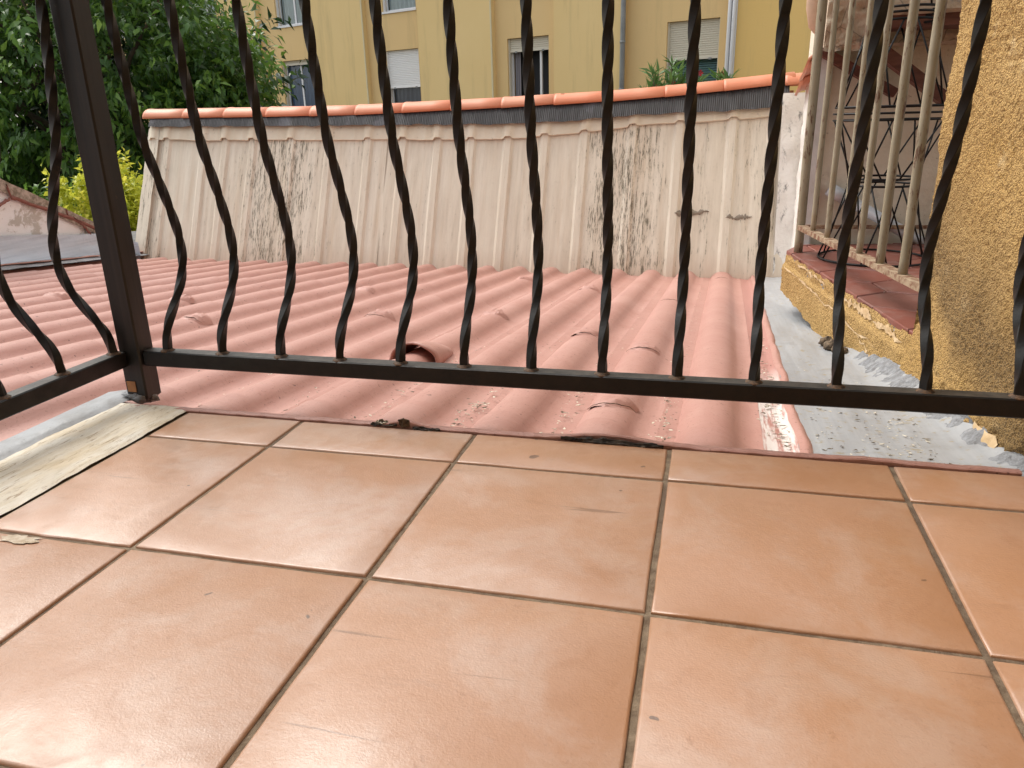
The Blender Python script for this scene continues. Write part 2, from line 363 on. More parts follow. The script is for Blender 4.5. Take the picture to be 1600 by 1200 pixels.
t = NT("house_render"); c = t.coord(); M['house'] = t.done(t.mix(t.ramp(t.noise(c, 2, 5), .3, .7), (.40, .29, .15), (.46, .34, .19)), .9, t.bump(t.noise(c, 120), .5, .008))

# ------------------------------------------------------------------ mesh helpers
def nz(p, s=1.0, o=0.0):
    return mn.noise(Vector((p[0] * s + o, p[1] * s + o * 1.7, p[2] * s - o)))

class MB:
    def __init__(s): s.v, s.f = [], []
    def add(s, vs, fs):
        k = len(s.v); s.v += [tuple(p) for p in vs]; s.f += [tuple(i + k for i in f) for f in fs]; return s
    def box(s, a, b, bev=0.0):
        x0, y0, z0 = a; x1, y1, z1 = b
        if bev <= 0:
            return s.add([(x0,y0,z0),(x1,y0,z0),(x1,y1,z0),(x0,y1,z0),(x0,y0,z1),(x1,y0,z1),(x1,y1,z1),(x0,y1,z1)],
                     [(0,3,2,1),(4,5,6,7),(0,1,5,4),(1,2,6,5),(2,3,7,6),(3,0,4,7)])
        prof = [(x0+bev,y0),(x1-bev,y0),(x1,y0+bev),(x1,y1-bev),(x1-bev,y1),(x0+bev,y1),(x0,y1-bev),(x0,y0+bev)]
        ins = [((x0+x1)/2+(px-(x0+x1)/2)*(1-2*bev/(x1-x0)), (y0+y1)/2+(py-(y0+y1)/2)*(1-2*bev/(y1-y0))) for px,py in prof]
        rows = [[(*p,z0) for p in ins],[(*p,z0+bev) for p in prof],[(*p,z1-bev) for p in prof],[(*p,z1) for p in ins]]
        return s.loft(rows, cap=True)
    def loft(s, rows, cap=False, closed=True):
        n = len(rows[0]); vs = [p for r in rows for p in r]; fs = []
        for i in range(len(rows)-1):
            for j in range(n if closed else n-1):
                k = (j+1) % n
                fs.append((i*n+j, i*n+k, (i+1)*n+k, (i+1)*n+j))
        if cap:
            fs.append(tuple(reversed(range(n)))); fs.append(tuple((len(rows)-1)*n+j for j in range(n)))
        return s.add(vs, fs)
    def tube(s, pts, rad, n=8, cap=True, phase=0.0, square=False, twist=0.0):
        pts = [Vector(p) for p in pts]; rows = []
        up = None
        for i, p in enumerate(pts):
            d = (pts[min(i+1, len(pts)-1)] - pts[max(i-1, 0)]).normalized()
            if up is None:
                up = Vector((0, 0, 1)) if abs(d.z) < .9 else Vector((1, 0, 0))
            a = (up - d * up.dot(d)).normalized(); up = a; b = d.cross(a)
            rr = rad[i] if hasattr(rad, '__len__') else rad
            rows.append([p + (a * math.cos(q) + b * math.sin(q)) * rr for q in (phase + twist * i + 2*math.pi*j/n for j in range(n))])
        return s.loft(rows, cap=cap)
    def grid(s, fn, nu, nv):
        vs = [fn(i/nu, j/nv) for j in range(nv+1) for i in range(nu+1)]
        fs = [(j*(nu+1)+i, j*(nu+1)+i+1, (j+1)*(nu+1)+i+1, (j+1)*(nu+1)+i) for j in range(nv) for i in range(nu)]
        return s.add(vs, fs)
    def mesh(s, name, mat, smooth=False, auto=None):
        me = bpy.data.meshes.new(name); me.from_pydata(s.v, [], s.f); me.materials.append(M[mat] if isinstance(mat, str) else mat)
        me.validate()
        if smooth or auto:
            me.polygons.foreach_set('use_smooth', [True]*len(me.polygons))
            if auto: me.set_sharp_from_angle(angle=R(auto))
        me.update()
        return me
    def build(s, name, mat, parent=None, smooth=False, auto=None, loc=None):
        return link(s.mesh(name, mat, smooth, auto), name, parent, loc)

def link(me, name, parent=None, loc=None, rot=None):
    o = bpy.data.objects.new(name, me); COL.objects.link(o)
    if parent: o.parent = parent
    if loc is not None: o.location = loc
    if rot is not None: o.rotation_euler = rot
    return o
def tag(o, label=None, cat=None, group=None, kind=None):
    if label: o['label'] = label
    if cat: o['category'] = cat
    if group: o['group'] = group
    if kind: o['kind'] = kind
    return o
def thing(name, label, cat, loc=(0, 0, 0), rot=(0, 0, 0), group=None):
    o = bpy.data.objects.new(name, None); COL.objects.link(o); o.location = loc; o.rotation_euler = rot
    o.empty_display_size = .1
    return tag(o, label, cat, group)
def blob(mb, c, r, n=10, seed=0.0, amp=.35, sq=(1, 1, 1)):
    rows = []
    for i in range(n+1):
        th = math.pi * i / n; row = []
        for j in range(n*2):
            ph = math.pi * j / n
            d = Vector((math.sin(th)*math.cos(ph), math.sin(th)*math.sin(ph), math.cos(th)))
            k = r * (1 + amp * (nz(d, 1.7, seed) + .6*nz(d, 4.1, seed+3) + .4*nz(d, 8.7, seed+5)))
            row.append((c[0]+d.x*k*sq[0], c[1]+d.y*k*sq[1], c[2]+d.z*k*sq[2]))
        rows.append(row)
    mb.loft(rows); return mb

# ------------------------------------------------------------------ ground far below
MB().grid(lambda u, v: ((u-.5)*300, (v-.5)*300+40, -3.6), 4, 4).build('ground', 'ground')
tag(bpy.data.objects['ground'], 'dark earth yard far below the roofs', None, kind='structure')

# ------------------------------------------------------------------ balcony floor
S = .33; J = .0037
floor = thing('balcony_floor', 'terracotta tiled balcony floor', None)
tag(floor, kind='structure'); 
bed = MB().box((-.905, -1.9, -.16), (.95, .118, -.0035)).build('grout_bed', 'mortar', floor)
def floor_tile(x0, x1, y0, y1, chip=False):
    cx, cy = (x0+x1)/2, (y0+y1)/2
    k = 7; out = []
    def side(a, b):
        for i in range(k):
            u = i/k; out.append((a[0]+(b[0]-a[0])*u, a[1]+(b[1]-a[1])*u))
    side((x0,y0),(x1,y0)); side((x1,y0),(x1,y1)); side((x1,y1),(x0,y1)); side((x0,y1),(x0,y0))
    sd = random.random()*50
    def ring(ins, z, jit):
        row = []
        for i, (x, y) in enumerate(out):
            jx = jit*nz((x*9, y*9, 0), 3, sd); jy = jit*nz((x*9, y*9, 5), 3, sd)
            xx = min(max(x, x0+ins), x1-ins); yy = min(max(y, y0+ins), y1-ins)
            row.append((xx-cx+jx, yy-cy+jy, z))
        return row
    if chip:
        pass
    m = MB(); dz = random.uniform(-.0006, .0006)
    rows = [ring(0, -.016, 0), ring(0, -.0022+dz, .0012), ring(.0012, -.0007+dz, .0012), ring(.0035, dz, .0008)]
    m.loft(rows); n = len(out)
    m.f.append(tuple(range(3*n, 4*n)))
    o = m.build('floor_tile', 'tile', floor, auto=40, loc=(cx, cy, 0))
    o.rotation_euler = (random.uniform(-.0012, .0012), random.uniform(-.0012, .0012), random.uniform(-.002, .002))
    return o
xs = [-.903, -.66, -.33, 0, .33, .66, .94]
ys = [.117, 0, -.33, -.66, -.99, -1.32, -1.65]
for j in range(len(ys)-1):
    for i in range(len(xs)-1):
        floor_tile(xs[i]+J, xs[i+1]-J, ys[j+1]+J, ys[j]-(J if j else 0))
# chipped spot at the corner of a tile: mortar showing where the glaze broke away
ch = MB(); pts = []
for i in range(26):
    a = 2*math.pi*i/26; rr = 1 + .5*nz((math.cos(a), math.sin(a), 0), 2.2, 9) + .35*nz((math.cos(a), math.sin(a), 0), 6, 3)
    pts.append((-.822 + .030*rr*math.cos(a), -.346 + .010*rr*math.sin(a) , .0014))
ch.v = pts; ch.f = [tuple(range(26))]
ch.build('chipped_spot', 'chip', floor)
# painted board along the left side
bd = MB()
def bdf(u, v):
    y = -1.9 + 2.03*v; xl = -1.085 + .012*nz((y*3, 0, 0)); xr = -.905 + .0045*nz((y*14, 3, 0)) + .0025*nz((y*60, 8, 0)) 
    x = xl + (xr-xl)*u; e = .004*(1-abs(2*u-1)**6)
    return (x, y, .0005 + e*.8 + .0022*nz((x*20, y*12, 0)) + .0015*nz((x*60, y*30, 2)))
bd.grid(bdf, 14, 150)
bdo = bd.build('painted_board', 'peel', None, smooth=True)
MBs = MB().box((-1.08, -1.9, -.12), (-.912, .125, -.002)); MBs.build('board_core', 'mortar', bdo)
tag(bdo, 'cracked white and ochre painted board bordering the floor tiles on the left', 'board')
mb = MB()
def lip(u, v):
    y = -1.9 + 2.08*v
    x = float(np.interp(u, [0, .15, .45, .75, 1], [-1.062, -1.085, -1.135, -1.175, -1.205]))
    z = float(np.interp(u, [0, .15, .45, .75, 1], [.002, .0105, .004, -.022, -.075]))
    return (x + .006*nz((y*7, u*3, 0)), y, z + .003*nz((y*9, u*4, 3)))
mb.grid(lip, 14, 120)
o = mb.build('membrane_edging', 'membrane_pale', None, smooth=True)
tag(o, 'pale grey waterproof edging rolled over the outer side of the painted board', 'membrane')

# pink flashing lip at the floor edge
mb = MB()
def lipz(x):  # lifted and torn in two places
    a = math.exp(-((x+.46)/.035)**2)*.010 + math.exp(-((x+.10)/.075)**2)*.008 + math.exp(-((x-.3)/.05)**2)*.003
    return a
NP = 260
rows = []
for i in range(NP+1):
    x = -1.03 + (1.03+.508)*i/NP
    j1 = .003*nz((x*25, 0, 0)) + .0015*nz((x*80, 1, 0)); j2 = .002*nz((x*18, 7, 0))
    h = lipz(x) + .0015*nz((x*30, 4, 0))
    yn = .121 + j1 + .009*math.exp(-((x+.10)/.07)**2)
    rows.append([(x, yn+.004, -.03), (x, yn, .0005+h), (x, yn+.002, .0025+h), (x, yn+.014, .002+h*.6), (x, yn+.022+j2, -.008), (x, yn+.026+j2, -.03)])
mb.loft(rows, cap=True)
fl = mb.build('edge_flashing', 'roof_lip', None, auto=50)
tag(fl, 'thin pink painted flashing strip along the far edge of the floor tiles', 'flashing')
# torn curls, and near-black slivers painting the shaded gap under the strip
def shard(x, y, z, L, w, rz, curl, mat, up=.3):
    m = MB(); sd = x*31
    m.grid(lambda u, v: (L*(u-.5), w*(v-.5)*(1-.6*abs(2*u-1)**2)+.003*nz((u*5, v*3, sd)), curl*v*v + .004*nz((u*7, v*2, sd+2)) + .0018*nz((u*21, v*5, sd))), 18, 5)
    o = m.build('curl_and_gap_shade', mat, fl, smooth=True); o.location = (x, y, z); o.rotation_euler = (up, 0, rz)
    sol = o.modifiers.new('t', 'SOLIDIFY'); sol.thickness = .0016
    return o
shard(-.10, .1185, .002, .16, .006, .0, .003, 'gap_shade'); shard(-.06, .117, .001, .10, .005, -.03, .002, 'gap_shade')
shard(-.14, .120, .003, .08, .005, .04, .003, 'gap_shade'); shard(-.462, .122, .007, .020, .012, .1, .008, 'debris_dark', .9)
shard(-.50, .119, .003, .05, .006, -.03, .003, 'gap_shade'); shard(-.42, .117, .001, .05, .005, .0, .002, 'gap_shade')
shard(-.505, .123, .006, .022, .009, 0, .003, 'litter', .2)

# ------------------------------------------------------------------ balcony railing
rail = thing('balcony_railing', 'black wrought iron balcony railing with twisted bellied bars', 'railing', (-1.045, .18, 0))
RX, RY = -1.045, .18
def rbox(name, a, b, mat='iron', bev=.002, auto=35):
    return MB().box([a[0]-RX, a[1]-RY, a[2]], [b[0]-RX, b[1]-RY, b[2]], bev).build(name, mat, rail, auto=auto)
rbox('lower_rail', (-1.0225, .165, .070), (1.3, .195, .1005))
rbox('upper_rail', (-1.0225, .165, .94), (1.3, .195, .97))
rbox('lower_rail', (-1.0815, -1.9, .070), (-1.0515, .1570, .1005))
rbox('upper_rail', (-1.0815, -1.9, .94), (-1.0515, .1570, .97))
post = rbox('corner_post', (-1.0700, .1575, .0), (-1.0230, .2015, 1.0), 'iron_post', .003)
MB().box((-.0185, -.0240, .017), (.0012, -.0232, .039)).build('tape', 'tape', post)
b = MB(); blob(b, (-.005, -.004, .004), .027, 8, 3.0, .5, (1.2, 1.0, .5)); b.build('mortar_foot', 'lump', post, smooth=True)
# twisted bar profile: (outward offset, height)
prof = [(0,.100),(.003,.125),(.008,.143),(.030,.171),(.053,.197),(.074,.225),(.086,.256),(.090,.286),(.086,.327),(.074,.366),(.064,.397),(.054,.427),(.036,.474),(.025,.527),(.020,.568),(.013,.613),(.006,.672),(.002,.722),(0,.78),(0,.94)]
def spline(pr, n):
    zs = np.array([p[1] for p in pr]); os_ = np.array([p[0] for p in pr])
    z = np.linspace(zs[0], zs[-1], n); k = np.array([.25, .5, .25])
    o = np.interp(z, zs, os_)
    for _ in range(6): o[1:-1] = np.convolve(o, k, 'valid')
    return list(zip(o, z))
def bar_mesh(seed):
    m = MB(); sp = spline(prof, 118); rows = []
    amp = 1 + .04*math.sin(seed*5.1); ph0 = seed*1.3
    for i, (o, z) in enumerate(sp):
        d = Vector((0, sp[min(i+1,117)][0]-sp[max(i-1,0)][0], sp[min(i+1,117)][1]-sp[max(i-1,0)][1])).normalized()
        a = Vector((1, 0, 0)); b_ = d.cross(a)
        ang = ph0 + 2*math.pi*max(0, z-.115)/.225
        row = []
        for q in range(8):      # rounded square section
            base = (q//2)*math.pi/2 + (.70 if q % 2 == 0 else math.pi/2-.70) - math.pi/4 + math.pi/4
            t_ = ang + base; row.append(Vector((0, o*amp, z)) + (a*math.cos(t_) + b_*math.sin(t_))*.0092)
        rows.append(row)
    m.loft(rows, cap=True); return m.mesh('baluster', 'iron', auto=28)
bars = [bar_mesh(k) for k in range(5)]
wm = MB(); wm.tube([(0,0,.0995),(0,0,.1012),(0,0,.1045)], [.0150,.0135,.0088], 12); weld = wm.mesh('weld', 'rust', smooth=True)
bx = [-.973, -.852, -.727, -.605, -.485, -.365, -.243, -.12, .004, .126, .250, .378, .505, .628, .751, .874, .997]
for i, x in enumerate(bx):
    o = link(bars[i*3 % 5], 'baluster', rail, (x-RX, random.uniform(-.001, .001), 0), (0, 0, random.uniform(-.07, .07))); o.scale = (1, random.uniform(.93, 1.06), 1); link(weld, 'weld', o)
for i in range(14):
    o = link(bars[(i+2) % 5], 'baluster', rail, (-1.0665-RX, .141-.1265*i-RY, 0), (0, 0, R(90))); link(weld, 'weld', o)

# ------------------------------------------------------------------ pink tiled roof
SL = R(5.3); YAW = R(-1.3); PER = .193; LEN = .40
roof = thing('tiled_roof', 'low pink coated roof of half-round tile rows running away from the balcony', 'roof', (.06, .14, -.048), (0, 0, 0))
roof.rotation_euler = (Matrix.Rotation(YAW, 3, 'Z') @ Matrix.Rotation(-SL, 3, 'X')).to_euler()
RMAT = Matrix.Translation(roof.location) @ roof.rotation_euler.to_matrix().to_4x4()
def rz_(x, v):
    w = .059 + .0025*v; h = .037 + .0022*v
    k = abs(x)/w
    z = h*max(0, 1-k**2.3)**.85 if k < 1 else 0
    # soft fillet at the right foot, tighter crease at the left one
    if x > 0: z = max(z, h*.22*math.exp(-((x-w*.92)/.016)**2))
    return z + .0035*(x/ (PER/2))**4
def roof_tile_mesh(seed, n=22):
    m = MB(); NY = 5
    def fn(u, v):
        x = (u-.5)*PER; y = v*(LEN+.012)
        z = rz_(x, v) + .0018*v
        edge = min(u, 1-u)*8
        z += .0012*nz((x*25, y*9, 0), 1, seed)*min(1, edge)
        return (x, y + (.006*nz((x*20, 0, 0), 1, seed) if v > .99 else 0), z)
    m.grid(fn, n, NY)
    k = len(m.v)-(n+1)
    lo = [(p[0], p[1]+.001, p[2]-.0040) for p in m.v[k:]]
    m.add(lo, []); 
    m.f += [(k+i, k+i+1, k+n+2+i, k+n+1+i) for i in range(n)]
    return m.mesh('roof_tile', 'roof', auto=48)
tms = [roof_tile_mesh(s) for s in range(6)]
for k in range(21):
    off = random.uniform(-.02, .02)
    for j in range(-1 if k < 7 else -6, 9):
        y0 = j*LEN + off + .12
        if y0 > 3.22 or (k < 7 and y0 + LEN < .06): continue
        o = link(tms[random.randrange(6)], 'roof_tile', roof, (-k*PER, max(y0, .0) if k < 7 else y0, -.0003*(j % 2)))
        if y0 < 0 and k < 7: o.scale = (1, (LEN+y0)/LEN, 1)   # the first course is cut off at the balcony edge
# flat pan at the right border, turned up where it meets the membrane
m = MB()
m.grid(lambda u, v: (.0965 + .060*u + .006*nz((v*9, 1, 0))*u, .0 + 3.22*v, .0035 - .004*math.sin(u*math.pi) + .012*max(0, u-.75)/.25 + .002*nz((u*3, v*30, 2))), 10, 60)
m.build('scraped_pan', 'scraped', roof, smooth=True)
m = MB()
m.grid(lambda u, v: (.150 + .028*u + .008*nz((v*12, 1, 0)) + .004*nz((v*50, 4, 0)), 3.22*v, .016 + .010*math.sin(u*math.pi) - .008*u + .003*nz((u*3, v*40, 2))), 6, 110)
m.build('border_fillet', 'roof_lip', roof, smooth=True)
# raised vent tile on a crest, open towards the balcony
def vent(x, y):
    m = MB(); rows = []
    n = 16
    for i, v in enumerate(np.linspace(0, 1, 7)):
        w = .070 - .010*v; h = .064 - .026*v**1.3
        rows.append([(w*math.cos(math.pi*(1-q/n)), .15*v + .004*math.sin(q), h*math.sin(math.pi*q/n)**.8) for q in range(n+1)])
    m.loft(rows, closed=False)
    o = m.build('vent_tile', 'roof', roof, auto=50, loc=(x, y, .004))
    s_ = o.modifiers.new('t', 'SOLIDIFY'); s_.thickness = .005
vent(-4*PER, .60)
# crumpled repair patches bedded on the crests
def patch(k, y, rz, s=1.0, sd=1.0, tall=1.0):
    m = MB()
    def fn(u, v):
        x = (u-.5)*.095*s; yy = (v-.5)*.105*s*(1-.5*abs(2*u-1)) + .012*nz((u*3, sd, 1))
        cr = abs(nz((u*4, v*4, sd), 1))*.013*tall + abs(nz((u*9, v*7, sd+4)))*.004
        e = min(1, 5*min(u, 1-u, v, 1-v))
        return (x, yy, rz_(x, .6) + (.0062 + cr)*e - .001*(1-e))
    m.grid(fn, 14, 12)
    o = m.build('repair_patch', 'roof', roof, loc=(-k*PER, y, 0), auto=22)
    o.rotation_euler = (0, 0, random.uniform(-.4, .4))
for a in [(1,.86,0,1.1,1,.5),(1,.27,0,1.0,8,.4),(2,.50,0,1.1,2,.4),(2,1.05,0,.9,3,.5),(4,1.35,0,1,5,.8),(6,1.22,0,1.1,7,.9),(9,.98,0,1.1,9,.6),(11,1.4,0,1,10,.8),(3,2.2,0,.9,13,.7),(5,2.5,0,1,15,.7),(14,1.35,0,1.2,16,.9),(8,1.9,0,1,4,.6)]:
    patch(*a)
# dark split lines at patches and laps
for (k, y, L_, rz, sd) in [(1,.83,.09,.15,1),(2,.46,.10,-.1,2),(2,1.0,.08,.2,3),(1,.24,.10,.1,4),(3,.34,.08,.2,5),(6,1.18,.08,-.3,6),(9,.95,.10,.4,7),(1,1.86,.07,.1,8),(0,2.75,.06,.3,9),(1,2.7,.06,.1,10)]:
    p = []
    for i in range(15):
        x = L_*(i/14-.5); p.append((x, (.5*abs(x)-.02)*math.sin(rz*17) + .010*nz((i*.45, sd, 0)) , rz_(x, .6)+.0065))
    m = MB(); m.tube(p, [.0003+.0007*math.sin(math.pi*i/14) for i in range(15)], 5)
    m.build('split_line', 'debris_dark', roof, loc=(-k*PER, y, 0))
# torn pink coating edge against the grey membrane at the left border
for i, (y, L_) in enumerate([(2.0,.42),(2.45,.35),(2.85,.34)]):
    m = MB(); sd = i*7.0
    m.grid(lambda u, v: ((u-.5)*.2 + .02*nz((v*4, sd, 0)), L_*v + .02*nz((u*5, v*5, sd)), .056 + .02*u + .006*nz((u*4, v*6, sd))), 8, 12)
    o = m.build('torn_coating', 'roof', roof, loc=(-20.3*PER, y, 0), auto=40)
    sol = o.modifiers.new('t', 'SOLIDIFY'); sol.thickness = .006
# grit and seed husks lying in the pans
m = MB()
def onroof(x, y, z):
    return tuple(RMAT @ Vector((x, y, z)))
def flake(x, y, z, s):
    a = random.random()*6.28; l = s*random.uniform(.5, 1.4); w = s*random.uniform(.25, .6)
    ca, sa = math.cos(a), math.sin(a); t1, t2 = random.uniform(-.4, .4)*s, random.uniform(-.4, .4)*s
    c4 = [(-l,-w*.6,t1),(l*.3,-w,t2),(l,w*.2,-t1),(-l*.2,w,t2)]
    top = [onroof(x+p*ca-q*sa, y+p*sa+q*ca, z+s*.35+h*.4) for p, q, h in c4]
    bot = [(p[0], p[1], p[2]-s*.12) for p in top]
    m.add(top+bot, [(0,1,2,3),(7,6,5,4),(0,4,5,1),(1,5,6,2),(2,6,7,3),(3,7,4,0)])
for k in range(0, 7):
    n_ = [170, 120, 150, 70, 40, 25, 15][k]
    for i in range(n_):
        y = abs(random.gauss(0, .45)) + .06 if random.random() < .7 else random.uniform(.1, 2.6)
        x = -k*PER - PER*.46 + random.gauss(0, .013)
        if k == 2 and random.random() < .5: y = random.uniform(.05, .28)
        flake(x, y, .012, random.choice([.0018, .0025, .003, .004, .006 if y < .5 else .003]))
for i in range(230):
    y = random.uniform(.05, 1.3) if random.random() < .6 else random.gauss(.55, .06)
    flake(.127 + random.gauss(0, .012), y, .004, random.choice([.0025, .003, .004, .006, .008]))
for i in range(40): flake(random.gauss(.128, .010), random.gauss(.07, .02), .006, random.choice([.004, .006, .008]))
for i in range(260):
    yy = .02+abs(random.gauss(0, .35)); flake(.185+random.random()**.8*.20, yy, .017, random.choice([.0018, .0025, .003, .005]))
lit = m.build('roof_litter', 'litter'); tag(lit, 'pale dry husks and grit scattered in the roof channels', 'litter', kind='stuff')

# ------------------------------------------------------------------ grey membrane on the right of the roof
m = MB()
def roofz(x, y): return -.048 - math.tan(SL)*(y-.14)
def wallx(y):   # foot of the neighbour's wall
    return float(np.interp(y, [.1, .35, .75, 1.1, 1.47, 1.95, 3.35], [.53, .505, .455, .43, .43, .46, .56]))
def memf(u, v):
    y = .125 + 3.2*v; xl = .06 + .158 + .0227*(y-.14) + .010*nz((y*6, 0, 0)) + .005*nz((y*25, 2, 0)) + .02*max(0, y-1.2)/2
    xr = wallx(y) + .05
    x = xl + (xr-xl)*u
    rise = .045*max(0, (u-.72)/.28)**1.6
    return (x, y, roofz(x, y) + .016 + rise + .006*nz((x*14, y*4, 0)) + .0022*nz((x*70, y*9, 3)) + (.012*nz((x*30, y*22, 5))*max(0, u-.6) ))
m.grid(memf, 26, 160)
o = m.build('roof_membrane', 'membrane', None, smooth=True)
tag(o, 'smooth grey waterproof membrane between pink roof and yellow wall', 'membrane')

# ------------------------------------------------------------------ steep cream clad roof at the far side
SH0 = Vector((-3.6, 3.36, -.345)); SHL = 4.09
sh_tx = Vector((1, -.027, .002)).normalized()
shed = thing('clad_roof', 'steep cream ribbed sheet roof with orange ridge at the far side', 'roof', SH0)
lean = R(23)
shed.rotation_euler = (Matrix.Rotation(math.atan2(sh_tx.y, sh_tx.x), 3, 'Z') @ Matrix.Rotation(-lean, 3, 'X')).to_euler()
# local frame: x along the wall, z up the slope, -y towards the camera
ribs = [-.10,.007,.30,.467,.677,.968,1.243,1.519,1.756,1.987,2.207,2.438,2.666,2.902,3.182,3.445,3.734,3.95]
def ribz(x):
    h = 0
    for r_ in ribs:
        d = abs(x-r_)
        if d < .034: h = max(h, .0145*min(1, (.034-d)/.018))
    for a, b in zip(ribs[:-1], ribs[1:]):
        for q in (.35, .65):
            d = abs(x-(a+(b-a)*q))
            if d < .016: h = max(h, .003*(1-d/.016))
    return h
def topz(x): return float(np.interp(x, [-.2, 1.16, 2.45, 2.85, 3.22, 3.75, 4.1], [.944, .921, .901, .911, .935, .945, .97]))
bounds = [-.135, .82, 1.62, 2.54, 3.04, 3.60, 4.07]
for i in range(6):
    a, b = bounds[i], bounds[i+1] + (.03 if i < 5 else 0)
    xsx = sorted(set([a, b] + [r_+d for r_ in ribs for d in (-.034, -.018, .018, .034) if a < r_+d < b] + [p+(q-p)*k+d for p, q in zip(ribs[:-1], ribs[1:]) for k in (.35, .65) for d in (-.016, 0, .016) if a < p+(q-p)*k+d < b]))
    m = MB(); nz_ = 9; rows = []
    for j in range(nz_+1):
        v = j/nz_
        rows.append([(x - (.03*(1-abs(2*v-1)**.5)*0 if i else 0) - (max(0, .15-abs(v-.0))*0), -ribz(x) - .0035*(i % 2) + .004*nz((x*2, v*3, i)), v*topz(x)*1.0 - .03*(1-v)) for x in xsx])
    m.loft(rows, closed=False)
    m.build('cladding_sheet', 'cream', shed, auto=30)
# scalloped apron flashing along the top of the sheets
NA = 150
segs = [-.14, 1.12, 2.40, 2.46, 4.08]
for (a, b) in [(-.14, 1.16), (1.13, 2.42), (2.40, 4.08)]:
    m = MB(); rows = []
    for i in range(NA+1):
        x = a + (b-a)*i/NA
        rp = ribz(x); dn = .085 if x < 2.6 else float(np.interp(x, [2.6, 3.3, 4.1], [.075, .05, .035]))
        sag = -.012*math.sin((x*3.8) % 3.14)
        rows.append([(x, -.012-rp*.9 - .006, topz(x)+.03), (x, -.012-rp - .008, topz(x)-dn*.4), (x, -.018-rp-.006*abs(nz((x*6,0,0))), topz(x)-dn+.010*(rp > .01)+.006*nz((x*5, 1, 0)) + sag*.4), (x, -.006-rp, topz(x)-dn+.012*(rp > .01)+.006*nz((x*5, 1, 0))+ sag*.4)])
    m.loft(rows, closed=False)
    m.build('apron_flashing', 'apron', shed, auto=40)
def rtop(x): return float(np.interp(x, [-.2, 1.47, 2.44, 3.21, 3.57, 4.1], [1.031, 1.009, 1.024, 1.045, 1.065, 1.105]))
for (a, b) in [(-.13, 1.22), (1.2, 2.62), (2.6, 3.42), (3.40, 4.02)]:
    m = MB(); n = 90; rows = []
    for i in range(n+1):
        x = a + (b-a)*i/n
        d = .006*abs(nz((x*9, 0, 0))) + .014*abs(nz((x*3.1, 5, 0)))
        rows.append([(x, .04, rtop(x)+.035), (x, -.022, rtop(x)+.010), (x, -.038-d*.5-.002*(i % 2), (rtop(x)+topz(x))*.5), (x, -.044-ribz(x)*.5-d*.6, topz(x)-.006-.010*nz((x*11, 2, 0)))])
    m.loft(rows, closed=False)
    m.build('ridge_mesh_strip', 'ridge_mesh', shed, auto=50)
# ridge tiles, each with its wide end to the left lapping the next
def ridge_tile_mesh():
    m = MB(); n = 12; rows = []
    for v in (0, .04, .12, .5, 1.0):
        rr = .082 - .006*v + (.003 if v < .1 else 0)
        rows.append([(.375*v, -rr*math.cos(math.pi*q/n), rr*.66*math.sin(math.pi*q/n)) for q in range(n+1)])
    m.loft(rows, closed=False)
    me = m.mesh('ridge_tile', 'ridge_tile', auto=45); return me
rtm = ridge_tile_mesh()
inv = shed.rotation_euler.to_matrix().inverted()
for i in range(14):
    x = -.185 + i*.3215
    if x > 4.15: break
    z = rtop(x+.16)
    sl_ = math.atan2(rtop(x+.33)-rtop(x), .33)
    o = link(rtm, 'ridge_tile', shed, (x, .040, z + .002))
    o.rotation_euler = (lean, -sl_ - .010 + random.uniform(-.008, .008), random.uniform(-.01, .01))
    sol = o.modifiers.new('t', 'SOLIDIFY'); sol.thickness = .011
# back slope and gable end closing the roof
m = MB(); m.add([(-.13, .08, 1.06), (4.05, .08, 1.10), (4.05, 1.9, .55), (-.13, 1.9, .55)], [(0, 1, 2, 3)])
m.build('back_slope', 'ridge_tile', shed)
m = MB(); m.add([(-.13, .012, -.6), (-.13, .025, 1.05), (-.13, 1.9, .52), (-.13, 1.5, -.6)], [(0, 1, 2, 3)]); m.build('gable_end', 'cream', shed)
m = MB(); m.add([(4.05, .012, -.6), (4.05, .025, 1.05), (4.05, 1.9, .52), (4.05, 1.5, -.6)], [(3, 2, 1, 0)]); m.build('gable_end', 'cream', shed)
# left border strip of the sheet, wider at the foot
m = MB(); m.grid(lambda u, v: (-.165 + .012*v + .10*u, -.012 - .012*u + .004*nz((u*3, v*9, 0)), -.02 + .96*v), 3, 30)
m.build('border_strip', 'cream', shed, auto=40)
# smears of sealant on the right sheet
for (x, z, L_, sd) in [(3.545, .37, .19, 1.0), (3.80, .345, .14, 4.0)]:
    m = MB()
    def smf(u, v):
        xx = x + L_*(u-.5); w = .030*max(.15, .75 + 1.1*nz((u*5, sd, 0)) + .7*nz((u*17, sd, 2)))*min(1, 7*u, 7*(1-u))
        return (xx, -ribz(xx) - .005 - .005*(1-abs(2*v-1)) - .003*nz((u*14, v*3, sd)), z + w*(v-.5) + .010*nz((u*4, 1, sd)) + .012*u)
    m.grid(smf, 46, 5)
    m.build('sealant_smear', 'smear', shed, auto=50)

# ------------------------------------------------------------------ neighbour's house on the right
F2 = Vector((.327, 1.952, 0)); N2 = Vector((.506, .809, 0)); E2 = Vector((.540, .215, 0))
nb = thing('neighbour_house', 'ochre stucco neighbouring house with pillar, ledge and beige rear wall', 'house', (.9, 1.4, -3.6))
def nbuild(mb, name, mat, parent=nb, **k):
    base = nb.location if parent is nb else nb.location
    mb.v = [(p[0]-base[0], p[1]-base[1], p[2]-base[2]) for p in mb.v] if parent is nb else mb.v
    return mb.build(name, mat, parent, **k)
